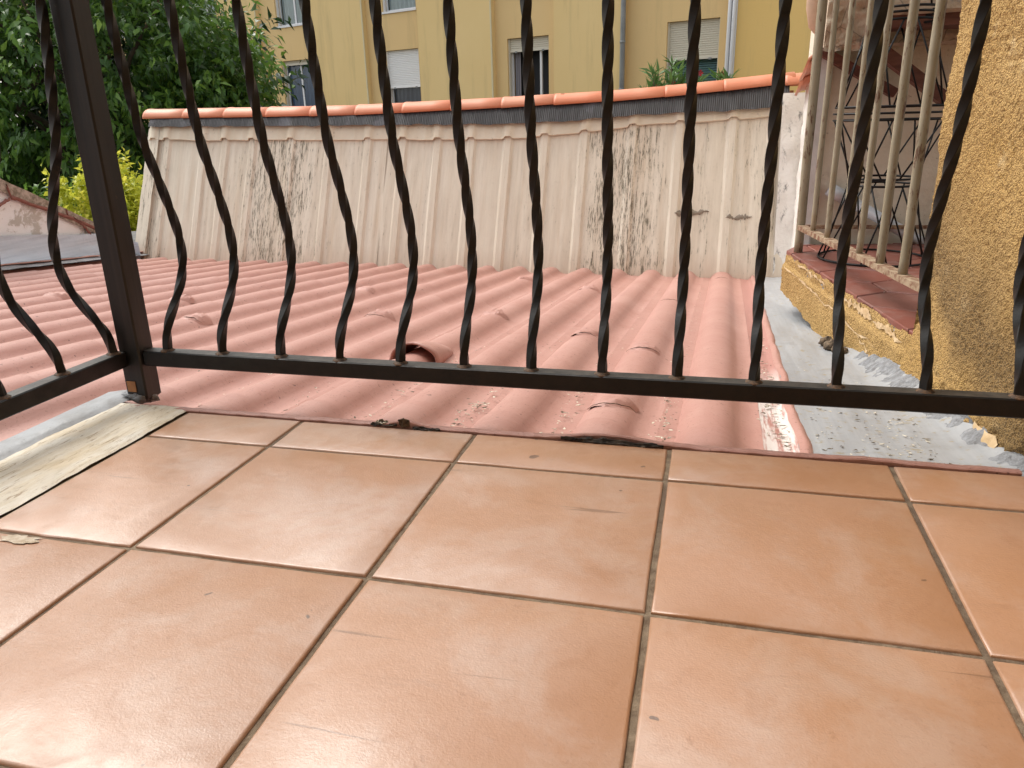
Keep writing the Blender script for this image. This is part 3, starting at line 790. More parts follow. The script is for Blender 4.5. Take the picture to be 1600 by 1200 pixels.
# objects are placed with identity offset so materials can use world-aligned object space
def wpart(mb, name, mat, parent=None, **k):
    o = mb.build(name, mat, parent or nb, **k)
    o.matrix_parent_inverse = Matrix.Translation(-Vector(nb.location)) if parent is None else Matrix.Identity(4)
    return o
tl = (N2-F2).normalized(); nl = Vector((tl.y, -tl.x, 0))   # nl points to the left, towards the roof
# pillar: face follows the line N2 -> E2, rough skin
def pillar_pt(s, z, dep=True):
    # s 0 at the far edge; rounds into the far side for s < 0 and into the near side past the end
    t2 = (E2-N2).normalized(); n2 = Vector((t2.y, -t2.x, 0)); Lp = (E2-N2).length
    if s < 0: p = N2 + Vector((-s, .0, 0)) + Vector((0, .012*min(1, -s/.02), 0)); nn = Vector((0, 1, 0))
    elif s > Lp: p = E2 + Vector((s-Lp, -.01*min(1, (s-Lp)/.02), 0)); nn = Vector((0, -1, 0))
    else: p = N2 + t2*s; nn = n2
    if z < .08:   # swells out towards the foot
        p = p + nn*(.035*((.08-z)/.3)**1.3)
    a = .0034*nz((s*110, z*110, 0)) + .0022*nz((s*210, z*210, 3)) + .007*nz((s*9, z*9, 6)) + .012*nz((s*3, z*3, 2))
    # broken render near the foot
    if z < -.0 and s > .15: a += .012*nz((s*22, z*26, 9)) + .006*nz((s*60, z*60, 1))
    return p + nn*a + Vector((0, 0, z))
m = MB(); NS, NZ = 200, 300
def pf(u, v):
    s = -.12 + u*.95
    z = (-.30 + v*1.35)
    return tuple(pillar_pt(s, z))
m.grid(pf, NS, NZ)
wpart(m, 'pillar', 'stucco_stained', smooth=True)
MB_ = MB().box((.585, .245, -3.6), (1.4, .785, 3.0)); wpart(MB_, 'pillar_core', 'stucco')
# ledge: stucco face below the hex tiles
def ledge_bottom(s): return float(np.interp(s, [0, .03, .2, .42, .66, .8, 1.0, 1.2], [-.118, -.122, -.130, -.150, -.182, -.20, -.25, -.30]))
def ledge_top(s): return .024 + .003*nz((s*18, 5, 0)) - .006*abs(nz((s*40, 7, 0)))
FARC = Vector((.412, 2.165, 0))
def ledge_surf(s, z, lift=0.0):
    if s < 0: p = F2.lerp(FARC, -s/.23); nn = Vector((-.9, .4, 0))
    else: p = F2 + tl*s; nn = nl
    k = min(1, max(0, (-.014 - z)/.012))
    a = .0028*nz((s*120, z*120, 0)) + .006*nz((s*12, z*12, 6)) + .008*k - .004*max(0, (z-.01)/.02) + lift
    return p + nn*a + Vector((0, 0, z))
m = MB()
def lf(u, v):
    s = -.23 + u*1.42
    zb = ledge_bottom(max(0, s)) + .012*nz((s*14, 0, 3)) + .005*nz((s*50, 0, 1)); zt = ledge_top(s)
    return tuple(ledge_surf(s, zb + (zt-zb)*v))
m.grid(lf, 380, 50)
wpart(m, 'ledge_face', 'stucco', smooth=True)
# ledge body and underside
def lpt(s, off, z): 
    p = F2 + tl*s + nl*off; return (p.x, p.y, z)
m = MB(); rows = []
for s in np.linspace(0, 1.2, 20):
    zb = ledge_bottom(s)
    rows.append([lpt(s, -.004, zb), lpt(s, -.004, .018), lpt(s, -.9, .018), lpt(s, -.9, zb)])
m.loft(rows, cap=True)
m.add([(F2.x+.006, F2.y+.004, z) for z in (-.12, .017)] + [(FARC.x, FARC.y, z) for z in (-.12, .017)] + [(1.25, 2.25, z) for z in (-.12, .017)] + [(1.25, 2.0, z) for z in (-.12, .017)], [(0, 1, 3, 2), (2, 3, 5, 4), (4, 5, 7, 6), (1, 7, 5, 3), (0, 2, 4, 6), (0, 6, 7, 1)])
ledge = wpart(m, 'ledge', 'lump')
# plaster scars along the ledge and pillar
for (s0, s1, z0, z1, w, sd) in [(.02, 1.0, -.022, -.062, .007, 1), (.62, 1.12, .008, -.004, .022, 3), (.18, .52, .012, .006, .012, 5), (.85, 1.0, -.06, -.10, .006, 7)]:
    m = MB()
    def sf(u, v):
        s = s0+(s1-s0)*u; ww = w*max(.12, (.65+1.5*nz((u*9, sd, 0))+.8*nz((u*31, sd, 3))))*min(1, 8*u, 8*(1-u))
        z = min(z0+(z1-z0)*u + ww*(v-.5) + .010*nz((u*7, sd, 2)) + .004*nz((u*29, sd, 5)), ledge_top(s)-.001)
        return tuple(ledge_surf(s, z, .0022))
    m.grid(sf, 110, 4)
    wpart(m, 'plaster_scar', 'plaster', smooth=True)
for (s, z, ws, hs_, sd, mt) in [(.13, -.115, .05, .03, 1, 'plaster'), (.30, -.035, .035, .03, 2, 'plaster'), (.10, -.105, .02, .022, 3, 'lump'), (.37, -.04, .045, .022, 4, 'lump'), (.48, -.04, .06, .03, 8, 'plaster')]:
    m = MB(); k = 18
    c0 = pillar_pt(s, z); ring = []
    for i in range(k):
        a = 6.283*i/k; rr = 1 + .5*nz((math.cos(a), math.sin(a), sd), 1.6)
        ring.append(pillar_pt(s+ws*rr*math.cos(a), z+hs_*rr*math.sin(a)) + nl*.003)
    m.add([c0+nl*.009]+ring, [(0, i+1, (i+1) % k+1) for i in range(k)])
    wpart(m, 'plaster_scar', mt, smooth=True)
# mortar lumps at the foot
m = MB()
def memz(x, y):
    lo, hi = memf(0, (y-.125)/3.2)[0], wallx(y)+.05
    return memf(min(1, max(0, (x-lo)/(hi-lo))), (y-.125)/3.2)[2]
def fil(u, v):
    y = .17 + .90*v; x = wallx(y) - .014 + .055*u + .016*nz((y*19, 1, 0))*(1-u) + .008*nz((y*55, 6, 0))*(1-u)
    h = math.sin(min(1, u*1.3)*math.pi/2)*(.003 + .022*max(0, nz((y*16, 4, 0))+.1))
    return (x, y, memz(x, y) - .003 + h + (.0055*nz((x*34, y*34, 2)) + .0028*nz((x*90, y*90, 6)))*min(1, u*3))
m.grid(fil, 22, 240); wpart(m, 'mortar_fillet', 'lump', smooth=True)
for i, (x, y, r_) in enumerate([(.405,1.20,.022),(.398,1.26,.020),(.412,1.14,.018),(.55,.165,.012),(.585,.155,.014)]):
    m = MB(); blob(m, (0, 0, 0), r_, 10, i*5.3, .5, (1, 1.3, .75))
    o = wpart(m, 'mortar_lump', 'debris_dark', smooth=True); o.location = (x, y, roofz(x, y)+.028 if y > .2 else .003)
# hex tiles on the ledge
def clip_poly(poly, a, b):
    out = []
    n = Vector((-(b-a).y, (b-a).x))
    for i in range(len(poly)):
        p, q = poly[i], poly[(i+1) % len(poly)]
        dp, dq = (p-a).dot(n), (q-a).dot(n)
        if dp >= 0: out.append(p)
        if dp*dq < 0: out.append(p + (q-p)*(dp/(dp-dq)))
    return out
hr = .118; F2d = Vector((F2.x, F2.y)); t2d = Vector((tl.x, tl.y)); n2d = Vector((nl.x, nl.y))
for i in range(-1, 9):
    for j in range(0, 7):
        cc_ = F2d + t2d*(i*hr*1.5 - .05) - n2d*(j*hr*1.732 + (hr*.866 if i % 2 else 0))
        poly = [cc_ + (hr-.003)*(t2d*math.cos(R(60*k)) - n2d*math.sin(R(60*k))) for k in range(6)]
        if (poly[1]-poly[0]).cross(poly[2]-poly[1]) < 0: poly.reverse()
        e0 = F2d - n2d*.003; e1 = e0 + t2d
        poly = clip_poly(poly, e0, e1) if True else poly
        if len(poly) < 3: continue
        poly = clip_poly(poly, Vector((1.3, 2.30)), Vector((.41, 2.10)))
        if len(poly) < 3: continue
        poly = clip_poly(poly, Vector((FARC.x, FARC.y)), F2d)
        if len(poly) < 3 or cc_.y < .75 or cc_.x > 1.25: continue
        cx = sum(p.x for p in poly)/len(poly); cy = sum(p.y for p in poly)/len(poly)
        n = len(poly); dz = random.uniform(-.0012, .0012)
        m = MB(); 
        jit = [Vector((random.uniform(-.002, .002), random.uniform(-.002, .002))) for _ in poly]
        m.add([(p.x-cx, p.y-cy, -.012) for p in poly] + [(p.x-cx, p.y-cy, .0) for p in poly] + [((p.x-cx)*.97, (p.y-cy)*.97, .0025) for p in poly],
              [(a, (a+1) % n, n+(a+1) % n, n+a) for a in range(n)] + [(n+a, n+(a+1) % n, 2*n+(a+1) % n, 2*n+a) for a in range(n)] + [tuple(range(2*n, 3*n))])
        o = m.build('hex_tile', 'hex', ledge, loc=(cx, cy, .028+dz))
# walls behind the ledge
m = MB()
def bw(u, v):
    x = .425 + 1.2*u; z = -.35 + 3.6*v; y = 2.18 + .22*u*0 + .25*(x-.425)*.4 + .012*nz((x*6, z*6, 0)) + .006*nz((x*22, z*22, 3))
    return (x, y, z)
m.grid(bw, 60, 150)
wpart(m, 'rear_wall', 'beige', smooth=True)
m = MB(); 
def sw(u, v):
    y = 2.17 + 1.25*u; x = .405 + .085*u + .010*nz((y*7, v*8, 1)) + .005*nz((y*24, v*30, 4)); zt = .70 - .10*u + .02
    return (x, y, -.4 + (zt+.4)*v)
m.grid(sw, 50, 60); wpart(m, 'side_wall', 'pale_render', smooth=True)
wpart(MB().box((.397, 2.14, -.3), (.432, 2.185, 1.2), .006), 'wall_corner', 'white_paint')
m = MB(); rows = []
for i in range(9):
    u = i/8; y = 2.10 + 1.3*u; z = .735 - .085*u + (.012 if i % 3 == 0 else 0)
    rows.append([(.40+.085*u + .075*math.cos(math.pi*(1-q/8)), y, z + .045*math.sin(math.pi*q/8)) for q in range(9)])
for i in range(2):
    mm = MB(); r3 = []
    for k in range(2):
        u = (i+k*1.08)/2; y = 2.12+1.25*u; z = .690-.09*u + .006*k
        r3.append([(.405+.085*u + (.050+.006*k)*math.cos(math.pi*(1-q/8)), y, z + (.030+.006*k)*math.sin(math.pi*q/8)) for q in range(9)])
    mm.loft(r3, closed=False); o = wpart(mm, 'coping_tile', 'ridge_tile', auto=50)
    sol = o.modifiers.new('t', 'SOLIDIFY'); sol.thickness = .012
# rendered pier between the sheets and the side wall
m = MB(); m.grid(lambda u, v: (.395+.22*u, 3.245+.36*v+.010*nz((u*4, v*9, 0)), -.36+.98*v), 12, 40); wpart(m, 'pier', 'pale_render', smooth=True)
# cracked canopy slab on wooden struts
m = MB()
def slabf(u, v):
    a = u*2
    x = .395 + .62*u; z = .715 + .42*v + .018*nz((u*9, v*7, 1)) + (.02 if u > .3 else 0)
    y = 2.02 - .03*v + .02*nz((u*11, v*9, 4)) + .012*nz((u*30, v*25, 2)) - .16*(u > .32)*(v > .3)*.5
    return (x, y, z)
m.grid(slabf, 70, 50); wpart(m, 'canopy_slab', 'concrete', smooth=True)
m = MB(); m.box((.40, 2.02, .73), (1.2, 2.30, 1.4)); wpart(m, 'canopy_core', 'concrete')
m = MB(); m.box((.54, 1.86, .765), (1.2, 2.12, .80)); wpart(m, 'soffit_board', 'wood')
m = MB(); m.box((.55, 1.84, .80), (1.2, 2.00, 1.25), .01); wpart(m, 'canopy_slab', 'concrete')
def beam(a, b, w, h):
    a, b = Vector(a), Vector(b); d = (b-a).normalized(); sd_ = Vector((0, 1, 0)); up = d.cross(sd_).normalized(); sd_ = up.cross(d)
    m = MB(); m.loft([[p + sd_*w*i + up*h*j for i, j in ((-1,-1),(1,-1),(1,1),(-1,1))] for p in (a, b)], cap=True)
    return m
wpart(beam((.40, 2.13, .722), (.665, 2.15, .572), .03, .016), 'wooden_strut', 'wood')
wpart(beam((.52, 1.95, .738), (.80, 2.02, .545), .03, .020), 'wooden_strut', 'wood')
m = MB(); m.tube([(.372, 2.16, 1.6), (.372, 2.16, .93), (.374, 2.16, .87), (.385, 2.16, .82), (.41, 2.16, .795), (.45, 2.16, .785)], .036, 14); wpart(m, 'downpipe', 'peach', smooth=True)
m = MB(); m.tube([(.48, 2.155, .237), (.545, 2.155, .20)], .025, 14); wpart(m, 'pipe_socket', 'pvc', smooth=True)
m = MB(); m.tube([(.53, 2.152, .209), (1.05, 2.19, -.09)], .021, 14); pvc = wpart(m, 'waste_pipe', 'pvc', smooth=True)
for q in (.33, .5, .62):
    p = Vector((.53, 2.13, .209)).lerp(Vector((1.05, 2.16, -.09)), q)
    m = MB(); m.box((p.x-.006, p.y-.01, p.z-.034), (p.x+.006, p.y+.03, p.z+.034), .002); wpart(m, 'pipe_clip', 'wire')
# neighbour's tall wall continuing to the right (closes the view and shades the floor)
wpart(MB().box((.75, 2.45, -3.6), (4.5, 6.0, 4.5)), 'rear_block', 'beige')

# neighbour's pipe railing
nr = thing('pipe_railing', 'rusty beige pipe railing on the hex tiled ledge', 'railing', lpt(.034, -.034, .03))
o0 = Vector(nr.location)
def nbar(s, z0, z1, r_, name, mat='pipe_rail'):
    p = Vector(lpt(s, -.034, 0)) - Vector((o0.x, o0.y, 0)); m = MB()
    n = 22; pts = [(p.x + .0015*nz((z0+i*.2, s*5, 0)), p.y, z0 + (z1-z0)*i/n - o0.z) for i in range(n+1)]
    m.tube(pts, r_, 12); return m.build(name, mat, nr, smooth=True)
nbar(.034, .028, 1.05, .0155, 'end_post')
for i, s in enumerate([.19, .353, .517, .66, .822, .974, 1.12]): nbar(s, .122, 1.02, .0095 if i < 4 else .0115, 'upright')
m = MB(); a_ = Vector(lpt(.05, -.034, .122))-o0; b_ = Vector(lpt(1.18, -.034, .122))-o0
def strip(a, b, w, h, n=40, jit=.0012):
    d = (b-a).normalized(); sd_ = Vector((-d.y, d.x, 0)).normalized(); m = MB(); rows = []
    for i in range(n+1):
        p = a.lerp(b, i/n) + Vector((0, 0, jit*nz((i*.7, 0, 0))))
        rows.append([p - sd_*w - Vector((0,0,h)), p + sd_*w - Vector((0,0,h)), p + sd_*w + Vector((0,0,h)), p - sd_*w + Vector((0,0,h))])
    m.loft(rows, cap=True); return m
strip(a_, b_, .015, .008).build('lower_rail', 'rusty', nr, auto=50)
strip(a_+Vector((0,0,.9)), b_+Vector((0,0,.9)), .018, .010).build('upper_rail', 'pipe_rail', nr, auto=50)
strip(Vector((.40, 2.11, .098))-o0, Vector((1.1, 2.18, .093))-o0, .006, .007).build('side_rail', 'rusty', nr, auto=50)
p = Vector((.665, 2.05, 0))-o0
m = MB(); m.tube([(p.x, p.y, .085-.03), (p.x, p.y, 1.02-.03)], .008, 10); m.build('side_upright', 'pipe_rail', nr, smooth=True)

# wire plant stand: stacked hourglass frames
ws = thing('wire_plant_stand', 'tall black wire plant stand of stacked hourglass hoops behind the pipe railing', 'plant stand', (.595, 1.80, .03))
def hoop(r_, z, th=.0040, name='hoop', off=(0, 0)):
    m = MB(); n = 44; rows = []
    for i in range(n):
        a = 2*math.pi*i/n
        rows.append([(off[0]+(r_+th*math.cos(q))*math.cos(a), off[1]+(r_+th*math.cos(q))*math.sin(a), z+th*math.sin(q)) for q in (k*math.pi/3 for k in range(6))])
    rows.append(rows[0]); m.loft(rows); return m.build(name, 'wire', ws, smooth=True)
levels = [(.175, .006), (.105, .250), (.105, .272), (.170, .455), (.172, .475), (.168, .495), (.098, .745), (.10, .765), (.10, .78), (.16, 1.0)]
for r_, z in levels: hoop(r_, z)
def rods(r0, z0, r1, z1, n, tw):
    for i in range(n):
        a = 2*math.pi*i/n + .3; b_ = a + tw*(1 if i % 2 else -1)
        m = MB(); m.tube([(r0*math.cos(a), r0*math.sin(a), z0), (r1*math.cos(b_), r1*math.sin(b_), z1)], .0029, 6)
        m.build('wire_rod', 'wire', ws, smooth=True)
rods(.175, .006, .105, .250, 14, .55); rods(.105, .272, .170, .455, 12, .6); rods(.168, .495, .098, .745, 12, .6); rods(.1, .78, .16, 1.0, 10, .6)

# ------------------------------------------------------------------ gable wall and membrane at the left of the roof
g = thing('gable_wall', 'low peeling white gable wall sloping down at the left of the pink roof', 'wall', (-3.95, 2.6, -3.6))
def gpart(mb, name, mat, **k):
    o = mb.build(name, mat, g, **k); o.matrix_parent_inverse = Matrix.Translation(-Vector(g.location)); return o
def gtop(y): return float(np.interp(y, [0, 2.58, 3.22, 3.6], [.26+2.58*.52, .258, -.072, -.26]))
m = MB(); m.grid(lambda u, v: (-3.86 + .008*nz((u*9, v*6, 0)), .4+3.15*u, -.5 + (gtop(.4+3.15*u)+.5)*v), 80, 20); gpart(m, 'wall_face', 'peel_wall', smooth=True)
m = MB(); rows = []
for i in range(41):
    y = .4+3.15*i/40; z = gtop(y); rows.append([(-3.845, y, z-.075), (-3.838, y, z+.006*nz((y*9, 0, 0))), (-4.05, y, z+.006*nz((y*9, 2, 0))), (-4.05, y, z-1)])
m.loft(rows, closed=False); gpart(m, 'weathered_coping', 'weather', auto=50)
def smear_line(pts, w, sd):
    P_ = [Vector(p) for p in pts]; m = MB(); rows = []; n = 30
    L_ = len(P_)-1
    for i in range(n+1):
        t_ = i/n*L_; k = min(int(t_), L_-1); p = P_[k].lerp(P_[k+1], t_-k)
        ww = w*(1+.6*nz((i*.35, sd, 0)))
        p = p + Vector((0, 0, .010*nz((i*.3, sd, 4))))
        rows.append([p + Vector((0, 0, -ww)), p + Vector((.012, 0, -ww*.5)), p + Vector((.012, 0, ww*.5)), p + Vector((0, 0, ww))])
    m.loft(rows, closed=False); gpart(m, 'sealant_line', 'sealant', smooth=True)
gx = -3.842
smear_line([(gx, 2.57, .235), (gx, 2.585, .17), (gx, 2.63, .155), (gx, 2.85, .06), (gx, 3.0, .0), (gx, 3.2, -.10), (gx, 3.28, -.13)], .012, 1)
smear_line([(gx, 3.0, .0), (gx, 3.06, -.04), (gx, 3.11, -.11)], .010, 5)
smear_line([(gx, 2.57, .16), (gx, 2.50, .135), (gx, 2.3, .25)], .009, 9)
smear_line([(gx, 2.955, .06), (gx, 2.96, .02)], .006, 12)
m = MB()
m.grid(lambda u, v: (-3.835 + .02*v + .06*v*v*v + .008*nz((u*14, v*4, 0)), .3+3.62*u, float(np.interp(.3+3.62*u, [0, 2.45, 3.0, 3.65, 4], [.20, -.03, -.10, -.163, -.20])) + .012*nz((u*10, 1, 0)) - v*.17 + .006*nz((u*40, v*6, 3))), 90, 10)
o = m.build('membrane_upstand', 'membrane_roll', None, smooth=True); tag(o, 'blue-grey pleated membrane upstand at the foot of the peeling gable wall', 'membrane')
m = MB()
m.grid(lambda u, v: (-3.775 + .13*v + .02*nz((u*20, v*3, 0)) + .012*nz((u*70, 1, 0))*v, .3+3.2*u, roofz(0, .3+3.2*u) + .062 + .02*(1-v) + .004*nz((u*30, v*5, 3))), 100, 6)
o = m.build('membrane_apron', 'membrane_pale', None, smooth=True); tag(o, 'pale torn membrane apron lying on the left border of the pink roof', 'membrane')
m = MB(); m.grid(lambda u, v: (-3.87 + .22*u, 3.305 + .012*nz((u*5, v*5, 0)), -.34 + .175*v - .03*u*v + .01*nz((u*6, v*2, 3))), 12, 8)
o = m.build('membrane_corner', 'membrane_roll', None, smooth=True); tag(o, 'smeared dark grey membrane corner where the cream roof starts', 'membrane')
m = MB(); m.box((-4.03, 2.44, .0), (-3.87, 2.575, 1.4), .01)
o = m.build('wall_pier', 'weather', None); tag(o, 'pale grey upright pier rising at the left edge above the gable wall', 'pier')

# ------------------------------------------------------------------ foliage
def leaf_mesh(name, P_, D_, size, mat, tint, width=.38, droop=.25):
    """one six-vertex folded leaf at every point P_, pointing along D_"""
    n = len(P_)
    D_ = D_/np.linalg.norm(D_, axis=1, keepdims=True)
    rv = rng.normal(size=(n, 3)); side = np.cross(D_, rv*.6 + np.array([0, 0, 1.0])); side /= np.linalg.norm(side, axis=1, keepdims=True)+1e-9
    up = np.cross(side, D_)
    L = (size*rng.uniform(.65, 1.3, n))[:, None]; W = L*width*.5
    v0 = P_; v1 = P_ + D_*L*.42 + side*W + up*W*.25; v2 = P_ + D_*L*.42 - side*W + up*W*.25
    vm = P_ + D_*L*.45; v3 = P_ + D_*L - up*L*droop
    V = np.stack([v0, v1, vm, v2, v3], 1).reshape(-1, 3)
    idx = (np.arange(n)*5)[:, None]
    F = np.concatenate([idx+np.array([[0, 2, 1]]), idx+np.array([[0, 3, 2]]), idx+np.array([[1, 2, 4]]), idx+np.array([[2, 3, 4]])], 1).reshape(-1, 3)
    me = bpy.data.meshes.new(name); me.vertices.add(len(V)); me.vertices.foreach_set('co', V.ravel())
    me.loops.add(F.size); me.loops.foreach_set('vertex_index', F.ravel().astype(np.int32))
    me.polygons.add(len(F)); me.polygons.foreach_set('loop_start', np.arange(0, F.size, 3, dtype=np.int32)); me.polygons.foreach_set('loop_total', np.full(len(F), 3, dtype=np.int32))
    me.materials.append(M[mat]); me.update(); me.validate()
    a = me.attributes.new('tint', 'FLOAT', 'POINT'); a.data.foreach_set('value', np.repeat(np.clip(tint, 0, 1), 5).astype(np.float32))
    return me
def crown(center, rad, nclump, per, size, mat, lo=.55, tb=.0, width=.38, spr=.34, cut=None, hang=.7):
    c = np.array(center); rad = np.array(rad)
    d = rng.normal(size=(nclump, 3)); d /= np.linalg.norm(d, axis=1, keepdims=True)
    k = rng.uniform(lo, 1.0, nclump)**.6
    lump = np.array([1 + .20*nz(tuple(q), 2.2, 4.0) + .12*nz(tuple(q), 5.0, 1.0) for q in d])
    Cc = c + d*rad*(k*lump)[:, None]
    if cut is not None: 
        ok = cut(Cc); Cc, d, k = Cc[ok], d[ok], k[ok]
    n = len(Cc)
    tw = d*1.0 + rng.normal(size=(n, 3))*.45 + np.array([0, 0, .15]); tw /= np.linalg.norm(tw, axis=1, keepdims=True)
    pos = rng.uniform(-.5, .6, (n, per))
    P_ = Cc[:, None, :] + tw[:, None, :]*(pos*spr*2)[:, :, None] + rng.normal(size=(n, per, 3))*spr*.16
    out = tw[:, None, :]*.7 + rng.normal(size=(n, per, 3))*.65 + np.array([0, 0, -hang])
    ct = rng.normal(.42, .17, n)
    tint = ct[:, None] + rng.normal(size=(n, per))*.12 + pos*.28 + tb
    return leaf_mesh('crown', P_.reshape(-1, 3), out.reshape(-1, 3), size, mat, tint.ravel(), width), Cc
def limb(mb, a, b, r0, r1, n=7, wob=.15):
    a, b = Vector(a), Vector(b); L_ = (b-a).length; pts = []
    for i in range(n+1):
        u = i/n; p = a.lerp(b, u) + Vector((nz((u*3, a.x, b.y)), nz((u*3, b.x, 3)), 0))*wob*L_*math.sin(u*math.pi)
        pts.append(p)
    mb.tube(pts, [r0+(r1-r0)*i/n for i in range(n+1)], 8); return mb
def tree(name, label, base, center, rad, nclump, per, size, mat, **kw):
    t_ = thing(name, label, kw.pop('cat', 'tree'), base)
    b = Vector(base); m = MB()
    nlimb = kw.pop('limbs', 30); tr_ = kw.pop('trunk', .16)
    me, Cc = crown(center, rad, nclump, per, size, mat, **kw)
    o = link(me, 'crown', t_); o.matrix_parent_inverse = Matrix.Translation(-b)
    cen = Vector(center)
    limb(m, (0, 0, 0), cen-b+Vector((0, 0, rad[2]*.1)), tr_, tr_*.5, 10, .05)
    tro = m.build('trunk', 'bark', t_, smooth=True)
    for q in range(nlimb):
        e = Vector(Cc[rng.integers(len(Cc))]); st = b.lerp(cen, .55+.45*rng.random())
        mm = MB(); limb(mm, st-b, e-b, tr_*.28, .012, 7, .10); mm.build('limb', 'bark', tro, smooth=True)
    return t_
st_ = tree('shade_tree', 'large green tree with drooping pointed leaves beside the yellow building', (-7.6, 8.2, -3.6), (-8.35, 8.0, 1.0), (2.85, 2.0, 2.5), 3000, 19, .125, 'leaf', lo=.3, spr=.24)
_me, _cc = crown((-5.95, 7.95, 1.12), (.80, .6, .60), 170, 15, .125, 'leaf', lo=.1, spr=.22)
_o = link(_me, 'crown', st_); _o.matrix_parent_inverse = Matrix.Translation(-Vector(st_.location))
tree('shadow_fill_tree', 'dark leafy tree added to fill the shadow below and behind the large green tree', (-9.8, 9.6, -3.6), (-9.9, 9.6, .2), (4.3, 1.6, 2.9), 1500, 15, .17, 'leaf_shaded', lo=.3, spr=.32, limbs=14)  # added foliage, the near-black shadow is put into its leaf colour
tree('yellow_shrub', 'bright yellow-green shrub beside the left end of the cream roof', (-5.35, 5.0, -3.6), (-5.25, 5.0, -.75), (.62, .5, .98), 1500, 14, .065, 'leaf_yellow', cat='shrub', lo=.45, spr=.09, width=.5, limbs=12, trunk=.05, hang=.15, tb=.12)
tree('green_shrub', 'mid green low shrub between peeling wall and yellow-green shrub', (-6.3, 5.3, -3.6), (-6.2, 5.3, -.75), (.6, .45, .8), 420, 13, .075, 'leaf', cat='shrub', lo=.45, spr=.1, width=.5, limbs=10, trunk=.05, hang=.2, tb=.1)
# sprig of young leaves rising above the yellow shrub
# oleanders behind the ridge
def oleander(name, label, base, h, n, sd, nfl, mat_fl):
    t_ = thing(name, label, 'oleander', base, group='oleanders behind the orange ridge'); rs = random.Random(sd)
    P_, D_, T_ = [], [], []
    for i in range(n):
        a = rs.uniform(0, 6.28); sp = rs.uniform(.02, .28); hh = h*rs.uniform(.6, 1)
        tip = Vector((math.cos(a)*sp*h*.8, math.sin(a)*sp*h*.5, hh))
        m = MB(); limb(m, (0, 0, 0), tip, .012, .004, 6, .06); m.build('stem', 'bark', t_, smooth=True)
        for k in range(60):
            u = rs.uniform(.6, 1.0); p = tip*u + Vector((0, 0, 0)); d = Vector((rs.gauss(0, 1), rs.gauss(0, 1), rs.uniform(.2, 1.6))).normalized()
            P_.append(p); D_.append(d); T_.append(rs.gauss(.5, .2))
    me = leaf_mesh('foliage', np.array([tuple(p) for p in P_]), np.array([tuple(d) for d in D_]), .17, 'leaf_ole', np.array(T_), .2, .06)
    link(me, 'foliage', t_)
    for i in range(nfl):
        p = Vector(P_[rs.randrange(len(P_))])*1.06
        m = MB()
        for k in range(5):
            a = 1.2566*k; m.add([p, p+Vector((.03*math.cos(a-.5), -.02, .03*math.sin(a-.5))), p+Vector((.04*math.cos(a), -.012, .04*math.sin(a))), p+Vector((.03*math.cos(a+.5), -.02, .03*math.sin(a+.5)))], [(0, 1, 2, 3)])
        m.build('flower', mat_fl, t_)
oleander('oleander', 'tall leafy oleander with red flowers in front of the shuttered window', (-.42, 8.9, -.75), 1.93, 34, 3, 16, 'flower')
oleander('oleander', 'low oleander tips with faded flowers right of the shuttered window', (.12, 8.75, -.75), 1.72, 16, 8, 9, 'flower_dry')

# ------------------------------------------------------------------ yellow apartment building
FA = Vector((-4.438, 17.827, 0)); fyaw = R(-20)
bld = thing('apartment_building', 'yellow rendered apartment building with recessed window bays behind the roofs', 'building', (FA.x, FA.y, -3.6), (0, 0, fyaw))
ZB = 3.6   # local z = world z + 3.6
def fpart(mb, name, mat, parent=None, **k):
    mb.v = [(p[0], p[1], p[2]+ZB) for p in mb.v]
    return mb.build(name, mat, parent or bld, **k)
TOP = 8.6
# projecting wall panels and set-back window bays (local x along the facade, -y towards the camera)
panels = [(-24, -12.9, 'facade', 0), (-11.0, -9.32, 'facade', 0), (-6.95, -5.03, 'facade', 0), (-3.13, -.84, 'facade', 0), (.89, 2.62, 'facade', 0), (5.05, 14, 'facade_deep', -.03)]
for a, b, mt, y in panels:
    fpart(MB().box((a, y, -3.6), (b, .6, TOP)), 'wall_panel', mt)
for x in (-9.32, -5.03, -.84):
    fpart(MB().box((x-.035, -.006, -3.6), (x+.004, .02, TOP)), 'panel_joint', 'line')
STO = 2.75
def wall_with_holes(a, b, y, holes, mat):
    # holes: (x0, x1, z0, z1) stacked in one bay column
    hs_ = sorted(holes, key=lambda h: h[2]); x0 = min(h[0] for h in holes); x1 = max(h[1] for h in holes)
    fpart(MB().box((a, y, -3.6), (x0, y+.45, TOP)), 'bay_wall', mat); fpart(MB().box((x1, y, -3.6), (b, y+.45, TOP)), 'bay_wall', mat)
    z = -3.6
    for h in hs_:
        fpart(MB().box((x0, y, z), (x1, y+.45, h[2])), 'bay_wall', mat); z = h[3]
    fpart(MB().box((x0, y, z), (x1, y+.45, TOP)), 'bay_wall', mat)
def curtain(w, x0, x1, z0, z1, y, mat, waves):
    m = MB(); n = waves*8
    m.grid(lambda u, v: (x0+(x1-x0)*u, y+.035*math.sin(u*waves*6.28)+.01*math.sin(u*31), z0+(z1-z0)*v), n, 1)
    fpart(m, 'curtain', mat, w, smooth=True)
